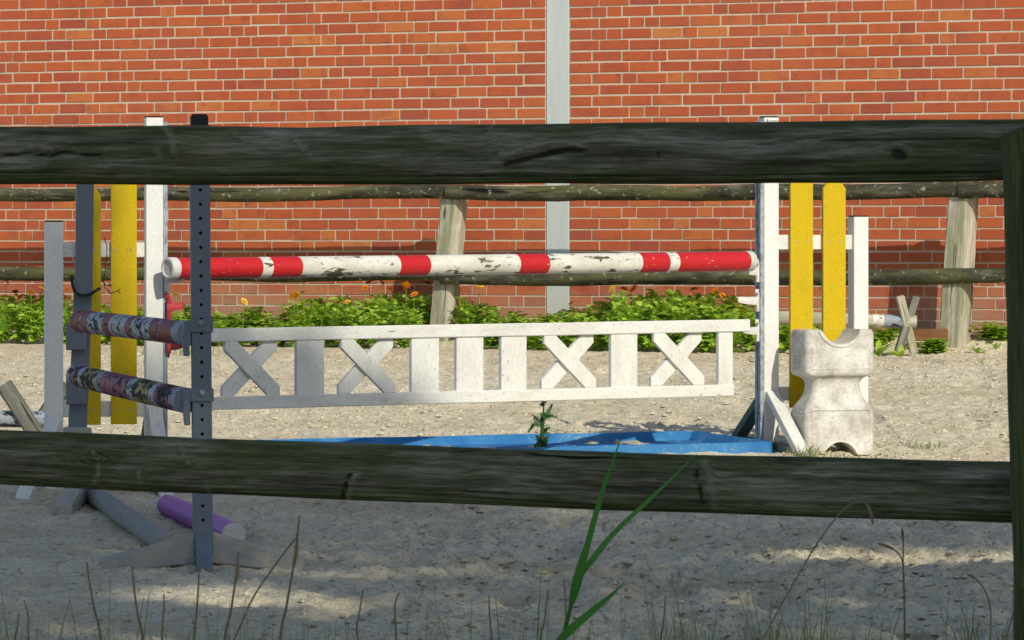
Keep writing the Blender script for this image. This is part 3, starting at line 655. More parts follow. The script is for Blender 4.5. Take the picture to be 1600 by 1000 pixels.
A = P(120, 587, 22.75); B = P(291, 626, 20.55)
make_pole('jump_pole', A, B, 0.0495, 0.0515, [(L_(126), 3), (L_(137), 0), (L_(143), 2), (L_(165), 1), (L_(172), 3), (L_(215), 0), (L_(224), 2), (L_(250), 1), (L_(258), 2), (L_(282), 0), (1.0, 3)],
          [mauve, olive, oldwhite, bluegrey], 'scuffed mauve and yellow pole, lower of the two on grey standards')
def gpt(px, py, r):                                      # centre of a pole lying on the ground whose axis shows at px,py
    Y = 16480 / (py + 16 - 82); X = (px - 800) / F * Y; return Vector((X, Y, g(X, Y) + r - 0.006))
make_pole('ground_pole', gpt(128, 757, 0.047), gpt(258, 850, 0.047), 0.046, 0.046, [(1.0, 0)], [sandblue], 'blue grey pole lying on the sand beside the near standard')
make_pole('ground_pole', gpt(262, 789, 0.05), gpt(366, 836, 0.05), 0.048, 0.049, [(0.985, 0), (1.0, 1)], [violet, pgrey], 'violet pole lying on the sand behind the near standard')

# ------------------------------------------------------------------ near perforated standard
Ys = 20.5; base = P(318, 878, Ys); base.z = g(base.x, base.y)
ns = thing('jump_standard', base, 'slate grey perforated jump standard with black cap, nearest the camera', 'jump standard', 'grey jump standards')
Zv = Vector((0, 0, 1)); ex = Vector((math.cos(.10), math.sin(.10), 0)); nn = Vector((math.sin(.10), -math.cos(.10), 0))
top = P(311.5, 196, Ys); bot = P(317, 868, Ys); up = (top - bot); Lh = up.length; upn = up.normalized(); hw = 0.0395; pit = 0.0556; rh = 0.0068
b = BM(); o_ = (3.0, 1.0, 2.0); z = 0.0; first_hole = (bot.z - bot.z)
K = 12
nc = int(Lh / pit); pit = Lh / nc
hole_z = []
for i in range(nc):
    zc = (i + 0.5) * pit; c0 = bot + upn * zc + nn * hw
    sq = []; ci = []; inn = []
    for j in range(K):
        th = 2 * math.pi * (j + .5) / K; cx_, cy_ = math.cos(th), math.sin(th); m_ = max(abs(cx_), abs(cy_))
        sq.append((hw * 0.93 * (cx_ / m_), pit / 2 * (cy_ / m_))); ci.append((rh * cx_, rh * cy_))
    # square ring corners: snap to the exact rectangle corners
    rectp = [(-1, -1), (1, -1), (1, 1), (-1, 1)]
    vs = []; gsx = []
    for (u, v) in sq: vs.append(c0 + ex * u + upn * v); gsx.append((zc + v, u + 1, 2))
    for (u, v) in ci: vs.append(c0 + ex * u + upn * v); gsx.append((zc + v, u + 1, 2))
    for (u, v) in ci: vs.append(c0 + ex * u + upn * v - nn * 0.03); gsx.append((zc + v, u + 1, 2))
    fs = []; ms = []
    for j in range(K):
        j2 = (j + 1) % K; fs.append([j, j2, K + j2, K + j]); ms.append(0); fs.append([K + j, K + j2, 2 * K + j2, 2 * K + j]); ms.append(1)
    fs.append([2 * K + j for j in range(K)]); ms.append(1)
    for (u, v) in rectp: vs.append(c0 + ex * (u * hw * .93) + upn * (v * pit / 2)); gsx.append((zc + v * pit / 2, u * hw + 1, 2))
    for q, (u, v) in enumerate(rectp):                   # corner triangles
        best = sorted(range(K), key=lambda j: (sq[j][0] - u * hw * .93) ** 2 + (sq[j][1] - v * pit / 2) ** 2)[:2]
        fs.append([3 * K + q, best[0], best[1]]); ms.append(0)
    b.add(vs, gsx, fs, ms); hole_z.append(zc)
# body behind the drilled face
sec = [(-hw, -hw), (hw, -hw), (hw, hw - 0.004), (hw * .93, hw - 0.0002), (-hw * .93, hw - 0.0002), (-hw, hw - 0.004)]
cs = [bot, top]; vs = []; gsx = []
for i, c_ in enumerate(cs):
    for (u, v) in sec: vs.append(c_ + ex * u + nn * v); gsx.append((i * Lh, u + 1, v + 3))
fs = [[j, (j + 1) % 6, 6 + (j + 1) % 6, 6 + j] for j in (0, 1, 2, 4, 5)]; fs += [[6, 7, 8, 9, 10, 11]]
b.add(vs, gsx, fs, 0)
o = part('post', b, [greyp, holem], ns)
b = BM(); prism(b, [(-.035, 0), (.035, 0), (.035, .036), (.028, .048), (-.028, .048), (-.035, .036)], top - upn * 0.003 + nn * 0.036, ex, upn, -nn, 0.072, 0.002); part('cap', b, blackp, ns)
def collar(root, py, Yc, cx, w=0.094):
    c_ = P(cx, py, Yc); b = BM(); bar(b, c_ - upn * .026 + nn * 0.002, c_ + upn * .026 + nn * .002, w, 0.092, ex, 0.003); co = part('collar', b, greyp, root)
    b = BM(); q = c_ + nn * 0.048 + upn * 0.012; tube(b, q, q + nn * 0.012, 0.0115, seg=6); part('bolt', b, steel, co)
    b = BM(); q = c_ - ex * 0.058 - upn * 0.05
    prism(b, [(-.012, -.07), (.010, -.07), (.012, .07), (-.012, .07), (-.018, 0)], q + nn * 0.045, ex, upn, -nn, 0.09, 0.003); part('pole_cup', b, greyp, co)
collar(ns, 509, Ys, 314); collar(ns, 617, Ys, 315)
# feet: two long sideways, one towards the camera and one behind
def foot(root, A, B, h0, h1, w, mat):
    b = BM(); s, n2 = frame(Vector((B.x - A.x, B.y - A.y, 0)), Zv); L = (B - A).length; cs = []; secs = []
    for t in (0, .5, .93, 1.0):
        c_ = A.lerp(B, t); h = h0 + (h1 - h0) * t; lift = 0.03 * (1 - t) ** 2
        zb = g(c_.x, c_.y) - 0.012 + lift; cs.append(Vector((c_.x, c_.y, zb + h / 2))); secs.append(rect(h * (0.7 if t == 1 else 1), w, 0.004))
    sweep(b, cs, Zv, n2, secs); o = part('foot', b, mat, root); fixn(o)
bz = Vector((bot.x, bot.y, base.z))
foot(ns, bz - ex * 0.03, bz + Vector((-0.415, -0.02, 0)), 0.125, 0.05, 0.06, greyp2)
foot(ns, bz + ex * 0.03, bz + Vector((0.405, 0.03, 0)), 0.125, 0.06, 0.06, greyp2)
foot(ns, bz + nn * 0.03, bz + Vector((0.03, -0.34, 0)), 0.125, 0.05, 0.06, greyp)
foot(ns, bz - nn * 0.03, bz + Vector((-0.03, 0.36, 0)), 0.125, 0.06, 0.06, greyp2)

# ------------------------------------------------------------------ far, leaning grey standard
Yf = 23.2; q = P(118, 785, Yf); q.z = g(q.x, q.y)
ls = thing('jump_standard', q, 'leaning slate grey jump standard with a strapped splice, left of the yellow planks', 'jump standard', 'grey jump standards')
b = BM(); bar(b, P(116, 800, Yf), P(130, 440, Yf), 0.084, 0.055, Vector((1, .12, 0)), 0.004, 5, 0.001); part('post', b, greyp, ls)
b = BM(); bar(b, P(131, 462, Yf - .056), P(133.5, 240, Yf - .056), 0.079, 0.05, Vector((1, .12, 0)), 0.004, 4, 0.001); part('splice', b, greyp, ls)
b = BM(); pts = [(112, 430), (113, 445), (117, 456), (124, 461), (134, 461.5), (143, 459), (150, 454), (157, 450)]
for (x0, y0), (x1, y1) in zip(pts[:-1], pts[1:]): bar(b, P(x0, y0, Yf - .088), P(x1, y1, Yf - .088), 0.013, 0.012, Zv if abs(x1 - x0) > abs(y1 - y0) else Vector((1, 0, 0)), 0.002)
part('strap', b, blackp, ls)
b = BM(); bar(b, P(100, 672, Yf - .04), P(142, 674, Yf - .04), 0.03, 0.10, Zv, 0.004); part('foot_plate', b, greyp2, ls)
fb_ = Vector((q.x, q.y, q.z)); foot(ls, fb_ + nn * 0.02, fb_ + Vector((-0.02, -0.36, 0)), 0.12, 0.06, 0.07, greyp2)
foot(ls, fb_ - nn * 0.02, fb_ + Vector((0.02, 0.36, 0)), 0.12, 0.06, 0.07, greyp2)
for zz in (505, 590):
    b = BM(); bar(b, P(119, zz, Yf - .06), P(119, zz + 42, Yf - .06), 0.09, 0.03, Vector((1, 0, 0)), 0.004); part('pole_cup', b, greyp, ls)

# ------------------------------------------------------------------ white gate with crosses
A = P(330, 524, 24.15); B = P(1143, 509, 26.3); GA = Vector((A.x, A.y, 0)); ge = (Vector((B.x, B.y, 0)) - GA); gl = ge.length; ge.normalize(); gn = Vector((ge.y, -ge.x, 0))
sg_ = lambda px: on_line(GA, ge, px)
def gY(px): return (GA + ge * sg_(px)).y
def gline(p330, p1143):                                  # z along the gate of a straight edge seen at two rows
    za = P(330, p330, 24.15).z; zb = P(1143, p1143, 26.3).z; return lambda s: za + (zb - za) * s / gl
zt1 = gline(513.0, 499.6); zt0 = gline(534.5, 518.5); zb1 = gline(620.3, 600.5); zb0 = gline(640.5, 618.8)
gt = thing('jump_gate', GA + ge * (gl / 2) + Vector((0, 0, zb0(gl / 2))), 'white low jump gate of uprights and crosses hanging under the striped pole', 'gate')
for (xa, xb, f1, f0) in ((284, 1169, zt1, zt0), (304, 1144, zb1, zb0)):
    b = BM(); s0, s1 = sg_(xa), sg_(xb); p0 = GA + ge * s0; p1 = GA + ge * s1; p0.z = (f1(s0) + f0(s0)) / 2; p1.z = (f1(s1) + f0(s1)) / 2
    bar(b, p0, p1, f1(gl / 2) - f0(gl / 2), 0.036, Zv, 0.004, 12, 0.0008); part('rail', b, white, gt)
def gpoly(pts, off, T):
    b = BM(); prism(b, pts, GA + gn * (0.018 - off), ge, Zv, -gn, T, 0.002); o = part('cross_board' if len(pts) > 4 else 'upright', b, white, gt); fixn(o); return o
for (xa, xb) in ((301, 324), (462, 505), (641.5, 684), (711.5, 753.5), (781.5, 821), (953, 994), (1121, 1143)):
    s0, s1 = sg_(xa), sg_(xb); gpoly([(s0, zb1(s0) - .01), (s1, zb1(s1) - .01), (s1, zt0(s1) + .01), (s0, zt0(s0) + .01)], 0.008, 0.022)
for (xa, xb) in ((349, 435), (531, 616), (848, 929), (1019, 1098)):
    s0, s1 = sg_(xa), sg_(xb); w_ = (s1 - s0) * 0.21; t0, t1 = zt0(s0) + .004, zt0(s1) + .004; b0, b1 = zb1(s0) + .001, zb1(s1) + .001; h_ = (t0 - b0) * 0.165
    gpoly([(s0, t0), (s0 + w_, t0), (s1, b1 + h_), (s1, b1), (s1 - w_, b1), (s0, t0 - h_)][::-1], 0.004, 0.02)
    gpoly([(s1, t1), (s1 - w_, t1), (s0, b0 + h_), (s0, b0), (s0 + w_, b0), (s1, t1 - h_)], 0.0245, 0.02)

# ------------------------------------------------------------------ moulded block
yb = math.radians(20); be = Vector((math.cos(yb), math.sin(yb), 0)); bn = Vector((math.sin(yb), -math.cos(yb), 0))
FL = P(1259, 711, 26.20); BW, BD, BH = 0.392, 0.225, 0.645
bc = Vector((FL.x, FL.y, 0)) + be * (BW / 2) - bn * (BD / 2); bc.z = g(bc.x, bc.y) - 0.01
def rr(w, d, r, n=5):
    out = []
    for (sx_, sy_, a0) in ((1, 1, 0), (-1, 1, 90), (-1, -1, 180), (1, -1, 270)):
        for i in range(n + 1):
            th = math.radians(a0 + 90 * i / n); out.append((sx_ * (w / 2 - r) + r * math.cos(th), sy_ * (d / 2 - r) + r * math.sin(th)))
    return out
prof = [(0, .97), (.015, 1), (.10, 1), (.18, 1), (.215, .995), (.235, .97), (.252, .92), (.268, .86), (.285, .80), (.305, .745), (.325, .71), (.345, .69), (.365, .69), (.38, .71), (.392, .75), (.400, .82), (.405, .90), (.412, .96), (.424, .99), (.44, 1), (.50, 1), (.58, 1), (.612, 1), (.630, .985), (.641, .955), (.645, .91)]
b = BM(); cs = []; secs = []
for (z, f_) in prof:
    cs.append(Vector((0, 0, z))); secs.append(rr(BW * (1 - (1 - f_) * 1.0), BD * (1 - (1 - f_) * 1.05), 0.036 if f_ > .9 else 0.04))
sweep(b, cs, Vector((1, 0, 0)), Vector((0, 1, 0)), secs)
# shallow frame: rim standing proud of the front and side panels
body = link('tmpbody', b.mesh('block', blockm, True, sharp=50)); fixn(body)
cut = BM(); tube(cut, Vector((0, -1, BH + 0.040)), Vector((0, 1, BH + 0.040)), 0.118, seg=40); tube(cut, Vector((0, -1, -0.03)), Vector((0, 1, -0.03)), 0.098, seg=36)
for zc, hh_ in ((0.125, 0.165), (0.50, 0.145)):
    vs = [(sx_ * (BW / 2 - 0.038), y_, zc + sz * hh_ / 2) for y_ in (-BD / 2 - 0.02, -BD / 2 + 0.005) for (sx_, sz) in ((-1, -1), (1, -1), (1, 1), (-1, 1))]
    if zc > .3: continue
cuto = link('tmpcut', cut.mesh('cut', blockm)); fixn(cuto)
md = body.modifiers.new('b', 'BOOLEAN'); md.operation = 'DIFFERENCE'; md.object = cuto; md.solver = 'EXACT'
bpy.context.view_layer.update()
me = bpy.data.meshes.new_from_object(body.evaluated_get(bpy.context.evaluated_depsgraph_get()))
bpy.data.objects.remove(body); bpy.data.objects.remove(cuto)
co = np.zeros(len(me.vertices) * 3, dtype=np.float32); me.vertices.foreach_get('co', co); co = co.reshape(-1, 3)
if 'grain' in me.attributes: me.attributes.remove(me.attributes['grain'])
at = me.attributes.new('grain', 'FLOAT_VECTOR', 'POINT'); at.data.foreach_set('vector', np.stack([co[:, 0] + co[:, 1], co[:, 2], co[:, 1]], -1).astype(np.float32).ravel())
me.set_sharp_from_angle(angle=math.radians(40))
blk = thing('jump_block', bc, 'grubby white plastic jump block with notched top and pinched waist', 'jump block')
blk.rotation_euler = (0, 0, yb); o = link('body', me, blk)
for zc, hh_ in ((0.150, 0.175), (0.50, 0.125)):          # raised rims round the panels
    b = BM(); hw_ = BW / 2 - 0.030; y_ = -BD / 2 + 0.0015; wd = 0.012
    pts = [(-hw_, zc - hh_ / 2), (hw_, zc - hh_ / 2), (hw_, zc + hh_ / 2), (-hw_, zc + hh_ / 2)]; ip = [(-hw_ + wd, zc - hh_ / 2 + wd), (hw_ - wd, zc - hh_ / 2 + wd), (hw_ - wd, zc + hh_ / 2 - wd), (-hw_ + wd, zc + hh_ / 2 - wd)]
    for i in ((0, 1, 3) if zc > .3 else (1, 2, 3)):
        a_, c_, e_, f_ = pts[i], pts[(i + 1) % 4], ip[(i + 1) % 4], ip[i]; mid = [((a_[0] + f_[0]) / 2, (a_[1] + f_[1]) / 2), ((c_[0] + e_[0]) / 2, (c_[1] + e_[1]) / 2)]
        vs = [(a_[0], y_, a_[1]), (c_[0], y_, c_[1]), (mid[1][0], y_ - .004, mid[1][1]), (mid[0][0], y_ - .004, mid[0][1]), (e_[0], y_, e_[1]), (f_[0], y_, f_[1])]
        b.add(vs, [(v[0] + v[1], v[2], v[1]) for v in vs], [[0, 1, 2, 3], [3, 2, 4, 5]])
    link('panel_rim', b.mesh('panel_rim', blockm, True, sharp=60), blk)
# loose lip round the notch
b = BM(); cs = []; secs = []
for i in range(17):
    th = math.radians(203 + (337 - 203) * i / 16); cs.append(Vector((0.124 * math.cos(th), -BD / 2 - 0.001, BH + 0.040 + 0.124 * math.sin(th))))
S_ = []; N_ = []
for i in range(17):
    th = math.radians(203 + (337 - 203) * i / 16); S_.append(Vector((math.cos(th), 0, math.sin(th)))); N_.append(Vector((0, 1, 0)))
sweep(b, cs, S_, N_, [(-.008, -.004), (.008, -.004), (.010, .003), (-.006, .003)]); lip = link('notch_lip', b.mesh('notch_lip', blockm), blk); fixn(lip)
b = BM()
for zc in (0.13, 0.50):                                   # ribbed grips on the side
    for i in range(12 if zc > .3 else 15):
        zz = zc - 0.06 + i * 0.0095; bar(b, Vector((-BW / 2 - 0.001, -0.07, zz)), Vector((-BW / 2 - 0.001, 0.05, zz)), 0.004, 0.005, Zv, 0.001)
link('ribs', b.mesh('ribs', blockm), blk)

# ------------------------------------------------------------------ blue water tray
def gp(px, py, dz=0.0): Y = 16480 / (py - 82); X = (px - 800) / F * Y; return Vector((X, Y, g(X, Y) + dz))
cor = [gp(405, 704), gp(1083, 690), gp(1203, 707), gp(425, 726)]
tr = thing('water_tray', (cor[0] + cor[2]) / 2, 'shallow bright blue water tray on the sand under the gate', 'water tray')
pts = []
for i in range(4):
    p, c_, n_ = cor[i - 1], cor[i], cor[(i + 1) % 4]; r = 0.035
    a_ = c_ + (p - c_).normalized() * r; d_ = c_ + (n_ - c_).normalized() * r
    for t in (0, .25, .5, .75, 1): pts.append(a_ * (1 - t) ** 2 + c_ * 2 * t * (1 - t) + d_ * t * t)
    for t in range(1, 12): pts.append(d_.lerp(n_ + (c_ - n_).normalized() * r, t / 12))
b = BM(); n = len(pts); cs = []; S_ = []; N_ = []; cen = sum(pts, Vector()) / n
sec = [(0.035, -0.02), (0.026, 0.050), (0.022, 0.056), (-0.006, 0.057), (-0.011, 0.052), (-0.050, 0.006), (-0.060, -0.02)]
for i in range(n):
    a_ = (pts[(i + 1) % n] - pts[i - 1]); a_.z = 0; a_.normalize(); s = Vector((a_.y, -a_.x, 0))
    if s.dot(pts[i] - cen) < 0: s = -s
    q = pts[i].copy(); q.z += 0.0015 * math.sin(i * 1.3); cs.append(q); S_.append(s); N_.append(Zv)
sweep(b, cs, S_, N_, sec, closed=True); o = part('rim', b, blue, tr, True, 25); fixn(o)
b = BM(); b.add([p + Vector((0, 0, 0.012)) + (cen - p) * 0.004 for p in pts], [(0, 0, 0)] * n, [list(range(n))]); o = part('floor', b, blue, tr); fixn(o)

# ------------------------------------------------------------------ small cavaletti
def cavaletti(label, arms, pole, mats):
    r = thing('cavaletti', arms[0][1], label, 'cavaletti', 'low cavaletti with crossed ends')
    for i, (p0, p1, w_, m_) in enumerate(arms):
        b = BM(); bar(b, p0, p1, w_, 0.045, Vector((1, 0.2, 0)), 0.005, 3, 0.002); part('cross_leg', b, m_, r)
    b = BM(); A, B, rad, bands = pole; ts = [0]; mi = []; t0 = 0
    for (t1, m_) in bands:
        for q_ in range(3): ts.append(t0 + (t1 - t0) * (q_ + 1) / 3); mi.append(m_)
        t0 = t1
    tube(b, A, B, rad, rad, 16, ts, 0.02, mi); part('pole', b, mats, r, True, 40)
    return r
Yk = 36.15
cavaletti('small cavaletti with crossed wooden ends in front of the right rear fence post',
    [(P(1403, 551, Yk - .02), P(1431, 463, Yk + .03), 0.056, greyw), (P(1428, 551, Yk + .05), P(1406, 463, Yk - .05), 0.056, postw)],
    (P(1205, 496, Yk + 0.02), P(1432, 503, Yk + 0.02), 0.047, [(0.70, 1), (0.775, 0), (0.92, 2), (1.0, 1)]), [polewhite, postw, bluegrey])
Yk = 26.1
cavaletti('grey weathered cavaletti with crossed legs at the left edge of the picture',
    [(P(76, 708, Yk), P(6, 600, Yk - .03), 0.085, greyw), (P(30, 708, Yk + .05), P(104, 600, Yk + .05), 0.08, greyw)],
    (P(-420, 652, Yk + .02), P(70, 655, Yk + .02), 0.042, [(0.3, 0), (0.6, 1), (1.0, 1)]), [polewhite, bluegrey])
Yk = ray_wall(1450, 0.50)[1]
b = BM(); bar(b, P(1425, 523, Yk), P(1482, 523, Yk - .06), 0.085, 0.09, Zv, 0.006, 3, 0.003)
solo('timber_block', b, browni, P(1450, 532, Yk), 'short brown timber lying at the wall beside the right rear post', 'timber')

# ------------------------------------------------------------------ plants
def leaf(bm, base, d, up_, L, W, col, curl=0.3, mi=0, n=3):
    """one leaf blade bent along its length, folded along the midrib"""
    d = d.normalized(); s = d.cross(up_)
    if s.length < 1e-3: s = Vector((1, 0, 0))
    s.normalize(); nrm = s.cross(d).normalized(); vs = []; gr = []
    prof_ = [0.25, 0.9, 0.95, 0.05] if n == 3 else [0.7, 1.0, 0.8, 0.5, 0.03]
    for i in range(n + 1):
        t = i / n; c_ = base + d * (L * t) - nrm * (curl * L * t * t); w_ = W * 0.5 * prof_[i]
        vs += [c_ - s * w_ + nrm * w_ * 0.35, c_, c_ + s * w_ + nrm * w_ * 0.35]; gr += [(t, 0, 0)] * 3
    fs = []
    for i in range(n):
        for j in (0, 1): fs.append([i * 3 + j, i * 3 + j + 1, i * 3 + j + 4, i * 3 + j + 3])
    bm.add(vs, gr, fs, mi, col)
pv = []
for v in range(7):
    random.seed(100 + v); b = BM()
    for st in range(7):
        a = R(0, 6.28); lean = R(0.05, 0.35); hgt = R(0.72, 1.05) * 0.36; tip = Vector((math.cos(a) * lean * hgt, math.sin(a) * lean * hgt, hgt))
        tube(b, Vector((0, 0, -0.02)), tip, 0.004, 0.002, 5, caps=False)
        for i in range(16):
            t = R(0.12, 1.03); p = tip * t; a2 = R(0, 6.28); el = R(-0.1, 0.9)
            leaf(b, p, Vector((math.cos(a2) * math.cos(el), math.sin(a2) * math.cos(el), math.sin(el))), Vector((R(-.5, .7), R(-1.3, .2), 1)), R(0.06, 0.135) * (1.15 - 0.4 * t), R(0.036, 0.080) * (1.1 - .4 * t), random.random(), R(0.1, 0.6))
    pv.append(b.mesh('foliage', leafm, True))
fl = []
for v, m_ in enumerate((orangem, yellm, rustm)):
    random.seed(200 + v); b = BM()
    for rg, (L_r, elv, cnt) in enumerate(((0.036, 0.15, 13), (0.026, 0.5, 11), (0.014, 0.9, 8))):
        for i in range(cnt):
            a = 6.283 * i / cnt + rg * .3; leaf(b, Vector((0, 0, 0.002 * rg)), Vector((math.cos(a), math.sin(a), elv)), Zv, L_r * R(.85, 1.1), 0.014, random.random(), 0.15)
    fl.append(b.mesh('flower', m_, True))
random.seed(55)
prof_px = [0, 60, 110, 160, 220, 270, 330, 420, 450, 500, 560, 620, 660, 690, 730, 760, 800, 860, 900, 930, 980, 1040, 1100, 1150, 1185, 1230]
prof_py = [462, 456, 468, 474, 478, 486, 492, 489, 474, 464, 466, 456, 464, 470, 464, 474, 491, 497, 489, 473, 463, 456, 459, 466, 488, 505]
plants = []
def add_plant(px, off, topy, minh=0.16):
    X, Y = ray_wall(px, off); z = g(X, Y); zt = P(px, topy, Y).z; h = max(minh, zt - z)
    r = link('marigold_plant', None, None, (X, Y, z - 0.005)); r.empty_display_size = 0.05
    o = link('foliage', random.choice(pv), r); s = h / 0.36; o.scale = (max(0.8, s * R(.85, 1.1)), max(0.8, s * R(.85, 1.1)), s); o.rotation_euler = (0, 0, R(0, 6.28))
    plants.append([r, px, [], Vector((X, Y, z)), off]); return r
px = -30
while px < 1180:
    t = np.interp(px, prof_px, prof_py); add_plant(px + R(-5, 5), R(0.24, 0.52), t + R(0, 8)); px += R(15, 22)
px = -20
while px < 1175:
    if not (655 < px < 745): 
        t = np.interp(px, prof_px, prof_py); add_plant(px + R(-5, 5), R(0.72, 0.95), t + R(10, 26), 0.13)
    px += R(19, 27)
for px, off, t in ((1218, .5, 496), (1224, .85, 506), (1232, .45, 498), (1270, .6, 498), (1275, .9, 512), (1540, .30, 508), (1555, .33, 505), (1575, .3, 509), (1370, .45, 520), (1385, .35, 518), (1456, .62, 538), (1464, .60, 536)): add_plant(px, off, t, 0.10)
flowers = [(10, 440, 0), (48, 457, 0), (65, 451, 1), (105, 453, 0), (24, 455, 2), (32, 463, 2), (102, 464, 2), (275, 459, 1), (474, 440, 1), (464, 458, 1), (459, 462, 0), (473, 456, 2), (543, 471, 1), (570, 449, 0), (577, 440, 2), (597, 441, 0), (610, 450, 0), (635, 444, 0), (635, 450, 0), (647, 459, 0), (668, 441, 2), (749, 444, 1), (957, 450, 1), (975, 451, 0), (990, 450, 2), (1085, 451, 2), (1117, 453, 0), (1130, 462, 0), (1158, 486, 1), (382, 470, 1), (893, 473, 0)]
for (fx, fy, kd) in flowers:
    pl = min(plants, key=lambda q: abs(q[1] - fx) + (0 if 0.2 < q[3].y else 9) + (3 if q[3].z > 9 else 0))
    X, Y = (fx - 800) / F * (pl[3].y), pl[3].y; tip = P(fx, fy, Y) - pl[3]
    b = BM(); tube(b, Vector((tip.x * .4, 0, 0.05)), tip, 0.003, 0.0022, 5, caps=False)
    link('stem', b.mesh('stem', leafm), pl[0]); o = link('flower', fl[kd], pl[0], tip); o.rotation_euler = (R(.2, .9), R(-.4, .4), R(0, 6)); s = R(0.9, 1.25); o.scale = (s, s, s)
    pl[2].append(kd)
cn = ['orange', 'yellow', 'rust red']
def place_of(px):
    for lim, txt in ((62, 'left of the white wing post'), (118, 'between white post and leaning standard'), (300, 'beside the left white wing'), (480, 'under the left red band of the pole'), (560, 'left of the middle orange blooms'), (625, 'among the tallest blooms'), (690, 'hard left of the centre fence post'), (800, 'right of the centre fence post'), (900, 'at the foot of the pale strip'), (1020, 'right of the pale strip'), (1190, 'left of the right white wing')):
        if px < lim: return txt
    return 'behind the right white wing'
for i, (r, px, fs, _, off) in enumerate(plants):
    r['category'] = 'plant'; r['group'] = 'leafy plants in the bed along the wall'
    if fs:
        tag(r, 'marigold plant with %s %s, %s' % (' and '.join(cn[q] for q in sorted(set(fs))), 'bloom' if len(fs) == 1 else 'blooms', place_of(px)), 'plant')
    else: r['label'] = 'flowerless leafy %s plant, %s' % ('wall side' if off < .6 else 'arena side', place_of(px))
# thistle in front of the tray
random.seed(9)
tp = gp(846, 712); th_ = thing('thistle', tp, 'dark green thistle rising in front of the blue tray', 'plant')
Yth = tp.y; b = BM(); stem = [tp - Vector((0, 0, .02)), P(847, 680, Yth), P(848, 662, Yth), P(849, 645, Yth), P(850, 620, Yth)]
for a_, c_, r0, r1 in zip(stem[:-1], stem[1:], (.014, .012, .009, .005), (.012, .009, .005, .003)): tube(b, a_, c_, r0, r1, 7)
part('stem', b, thism, th_, True)
def spiky(bm, pts, W):
    n = 10; P_ = []
    for i in range(n + 1):
        t = i / n * (len(pts) - 1); j = min(int(t), len(pts) - 2); P_.append(pts[j].lerp(pts[j + 1], t - j))
    for i in range(n):
        a_, c_ = P_[i], P_[i + 1]; d_ = (c_ - a_).normalized(); s = d_.cross(Vector((0, -1, 0.3))).normalized(); w_ = W * (1 - i / n * .8)
        for sg in (-1, 1):
            tipp = a_ + s * sg * w_ * R(.9, 1.6) + d_ * w_ * R(.4, .9) + Vector((0, R(-.01, .01), 0))
            bm.add([a_, c_, tipp], [(0, 0, 0)] * 3, [[0, 1, 2]], 0, random.random())
        bm.add([a_ + s * w_ * .5, a_ - s * w_ * .5, c_ - s * w_ * .45, c_ + s * w_ * .45], [(0, 0, 0)] * 4, [[0, 1, 2, 3]], 0, random.random())
for pts in ([(847, 664), (842, 661), (834, 663), (829, 670), (825, 676)], [(848, 652), (855, 649), (863, 650), (872, 653)], [(847, 655), (855, 646), (860, 638), (863, 631)], [(847, 664), (840, 657), (836, 651), (831, 648)],
            [(849, 634), (846, 630), (849, 627), (854, 629)], [(848, 675), (855, 670), (860, 667)], [(846, 690), (840, 684), (837, 680)], [(848, 690), (855, 684), (858, 680)], [(847, 700), (842, 690), (846, 680)], [(848, 702), (853, 694), (851, 684)], [(850, 624), (849, 620), (851, 617)], [(847, 668), (845, 655), (851, 648)], [(846, 695), (838, 694), (835, 700)]):
    b = BM(); spiky(b, [P(x, y, Yth + R(-.03, .03)) for x, y in pts], 0.023); part('leaf', b, thism, th_)
# rosettes and small weeds near the right rear post
def rosette(px, py, n, L, label):
    Y = ray_wall(px, 0.1)[1]
    while HZ - (g((px - 800) / F * Y, Y) - H) / Y * F < py and Y > 20: Y -= 0.02   # meet the ground along the line of sight
    X = (px - 800) / F * Y; r = thing('weed', (X, Y, g(X, Y)), label, 'weed', 'small weeds on the sand')
    for i in range(n):
        a = R(0, 6.28); el = R(.4, 1.3); b = BM(); leaf(b, Vector((X, Y, g(X, Y) - .005)), Vector((math.cos(a) * math.cos(el), math.sin(a) * math.cos(el), math.sin(el))), Zv, L * R(.7, 1.1), L * .3, random.random(), .4); part('leaf', b, leafm, r, True)
rosette(1408, 558, 9, 0.13, 'young leafy weed at the foot of the small cavaletti'); rosette(1373, 556, 7, 0.16, 'pale leafy weed beside the top of the plastic block')
rosette(1527, 552, 7, 0.09, 'small weed on the sand just right of the right rear post'); rosette(1532, 568, 6, 0.05, 'tiny weed lowest on the sand right of the rear post')
rosette(1556, 545, 5, 0.07, 'thin small weed on the sand near the right foreground post'); rosette(752, 690, 4, 0.10, 'thin green sprig on the sand behind the blue tray')
def tuft(px, py, n, L, spread, name, label):
    Y = 16480 / (py - 82); X = (px - 800) / F * Y; b = BM()
    for i in range(n):
        x = X + random.gauss(0, spread); y = Y + random.gauss(0, spread * .6); a = R(0, 6.28); el = R(.7, 1.45)
        leaf(b, Vector((x, y, g(x, y) - .005)), Vector((math.cos(a) * math.cos(el), math.sin(a) * math.cos(el), math.sin(el))), Zv, L * R(.5, 1.1), 0.006, random.random(), .35)
    solo(name, b, grassm, (X, Y, g(X, Y)), label, 'grass', 'grass tufts on the sand', kind='stuff')
tuft(1262, 716, 60, 0.10, 0.05, 'grass_tuft', 'grass tuft between the white brace and the plastic block')
tuft(1425, 702, 70, 0.06, 0.11, 'grass_tuft', 'sparse grass tuft on the sand right of the plastic block')
tuft(1175, 697, 24, 0.08, 0.03, 'grass_tuft', 'grass tuft at the back brace of the right wing')
tuft(1340, 716, 40, 0.05, 0.10, 'grass_tuft', 'short grass along the base of the plastic block')
tuft(300, 540, 60, 0.10, 0.25, 'grass_tuft', 'grass fringe below the plants beside the left wing')

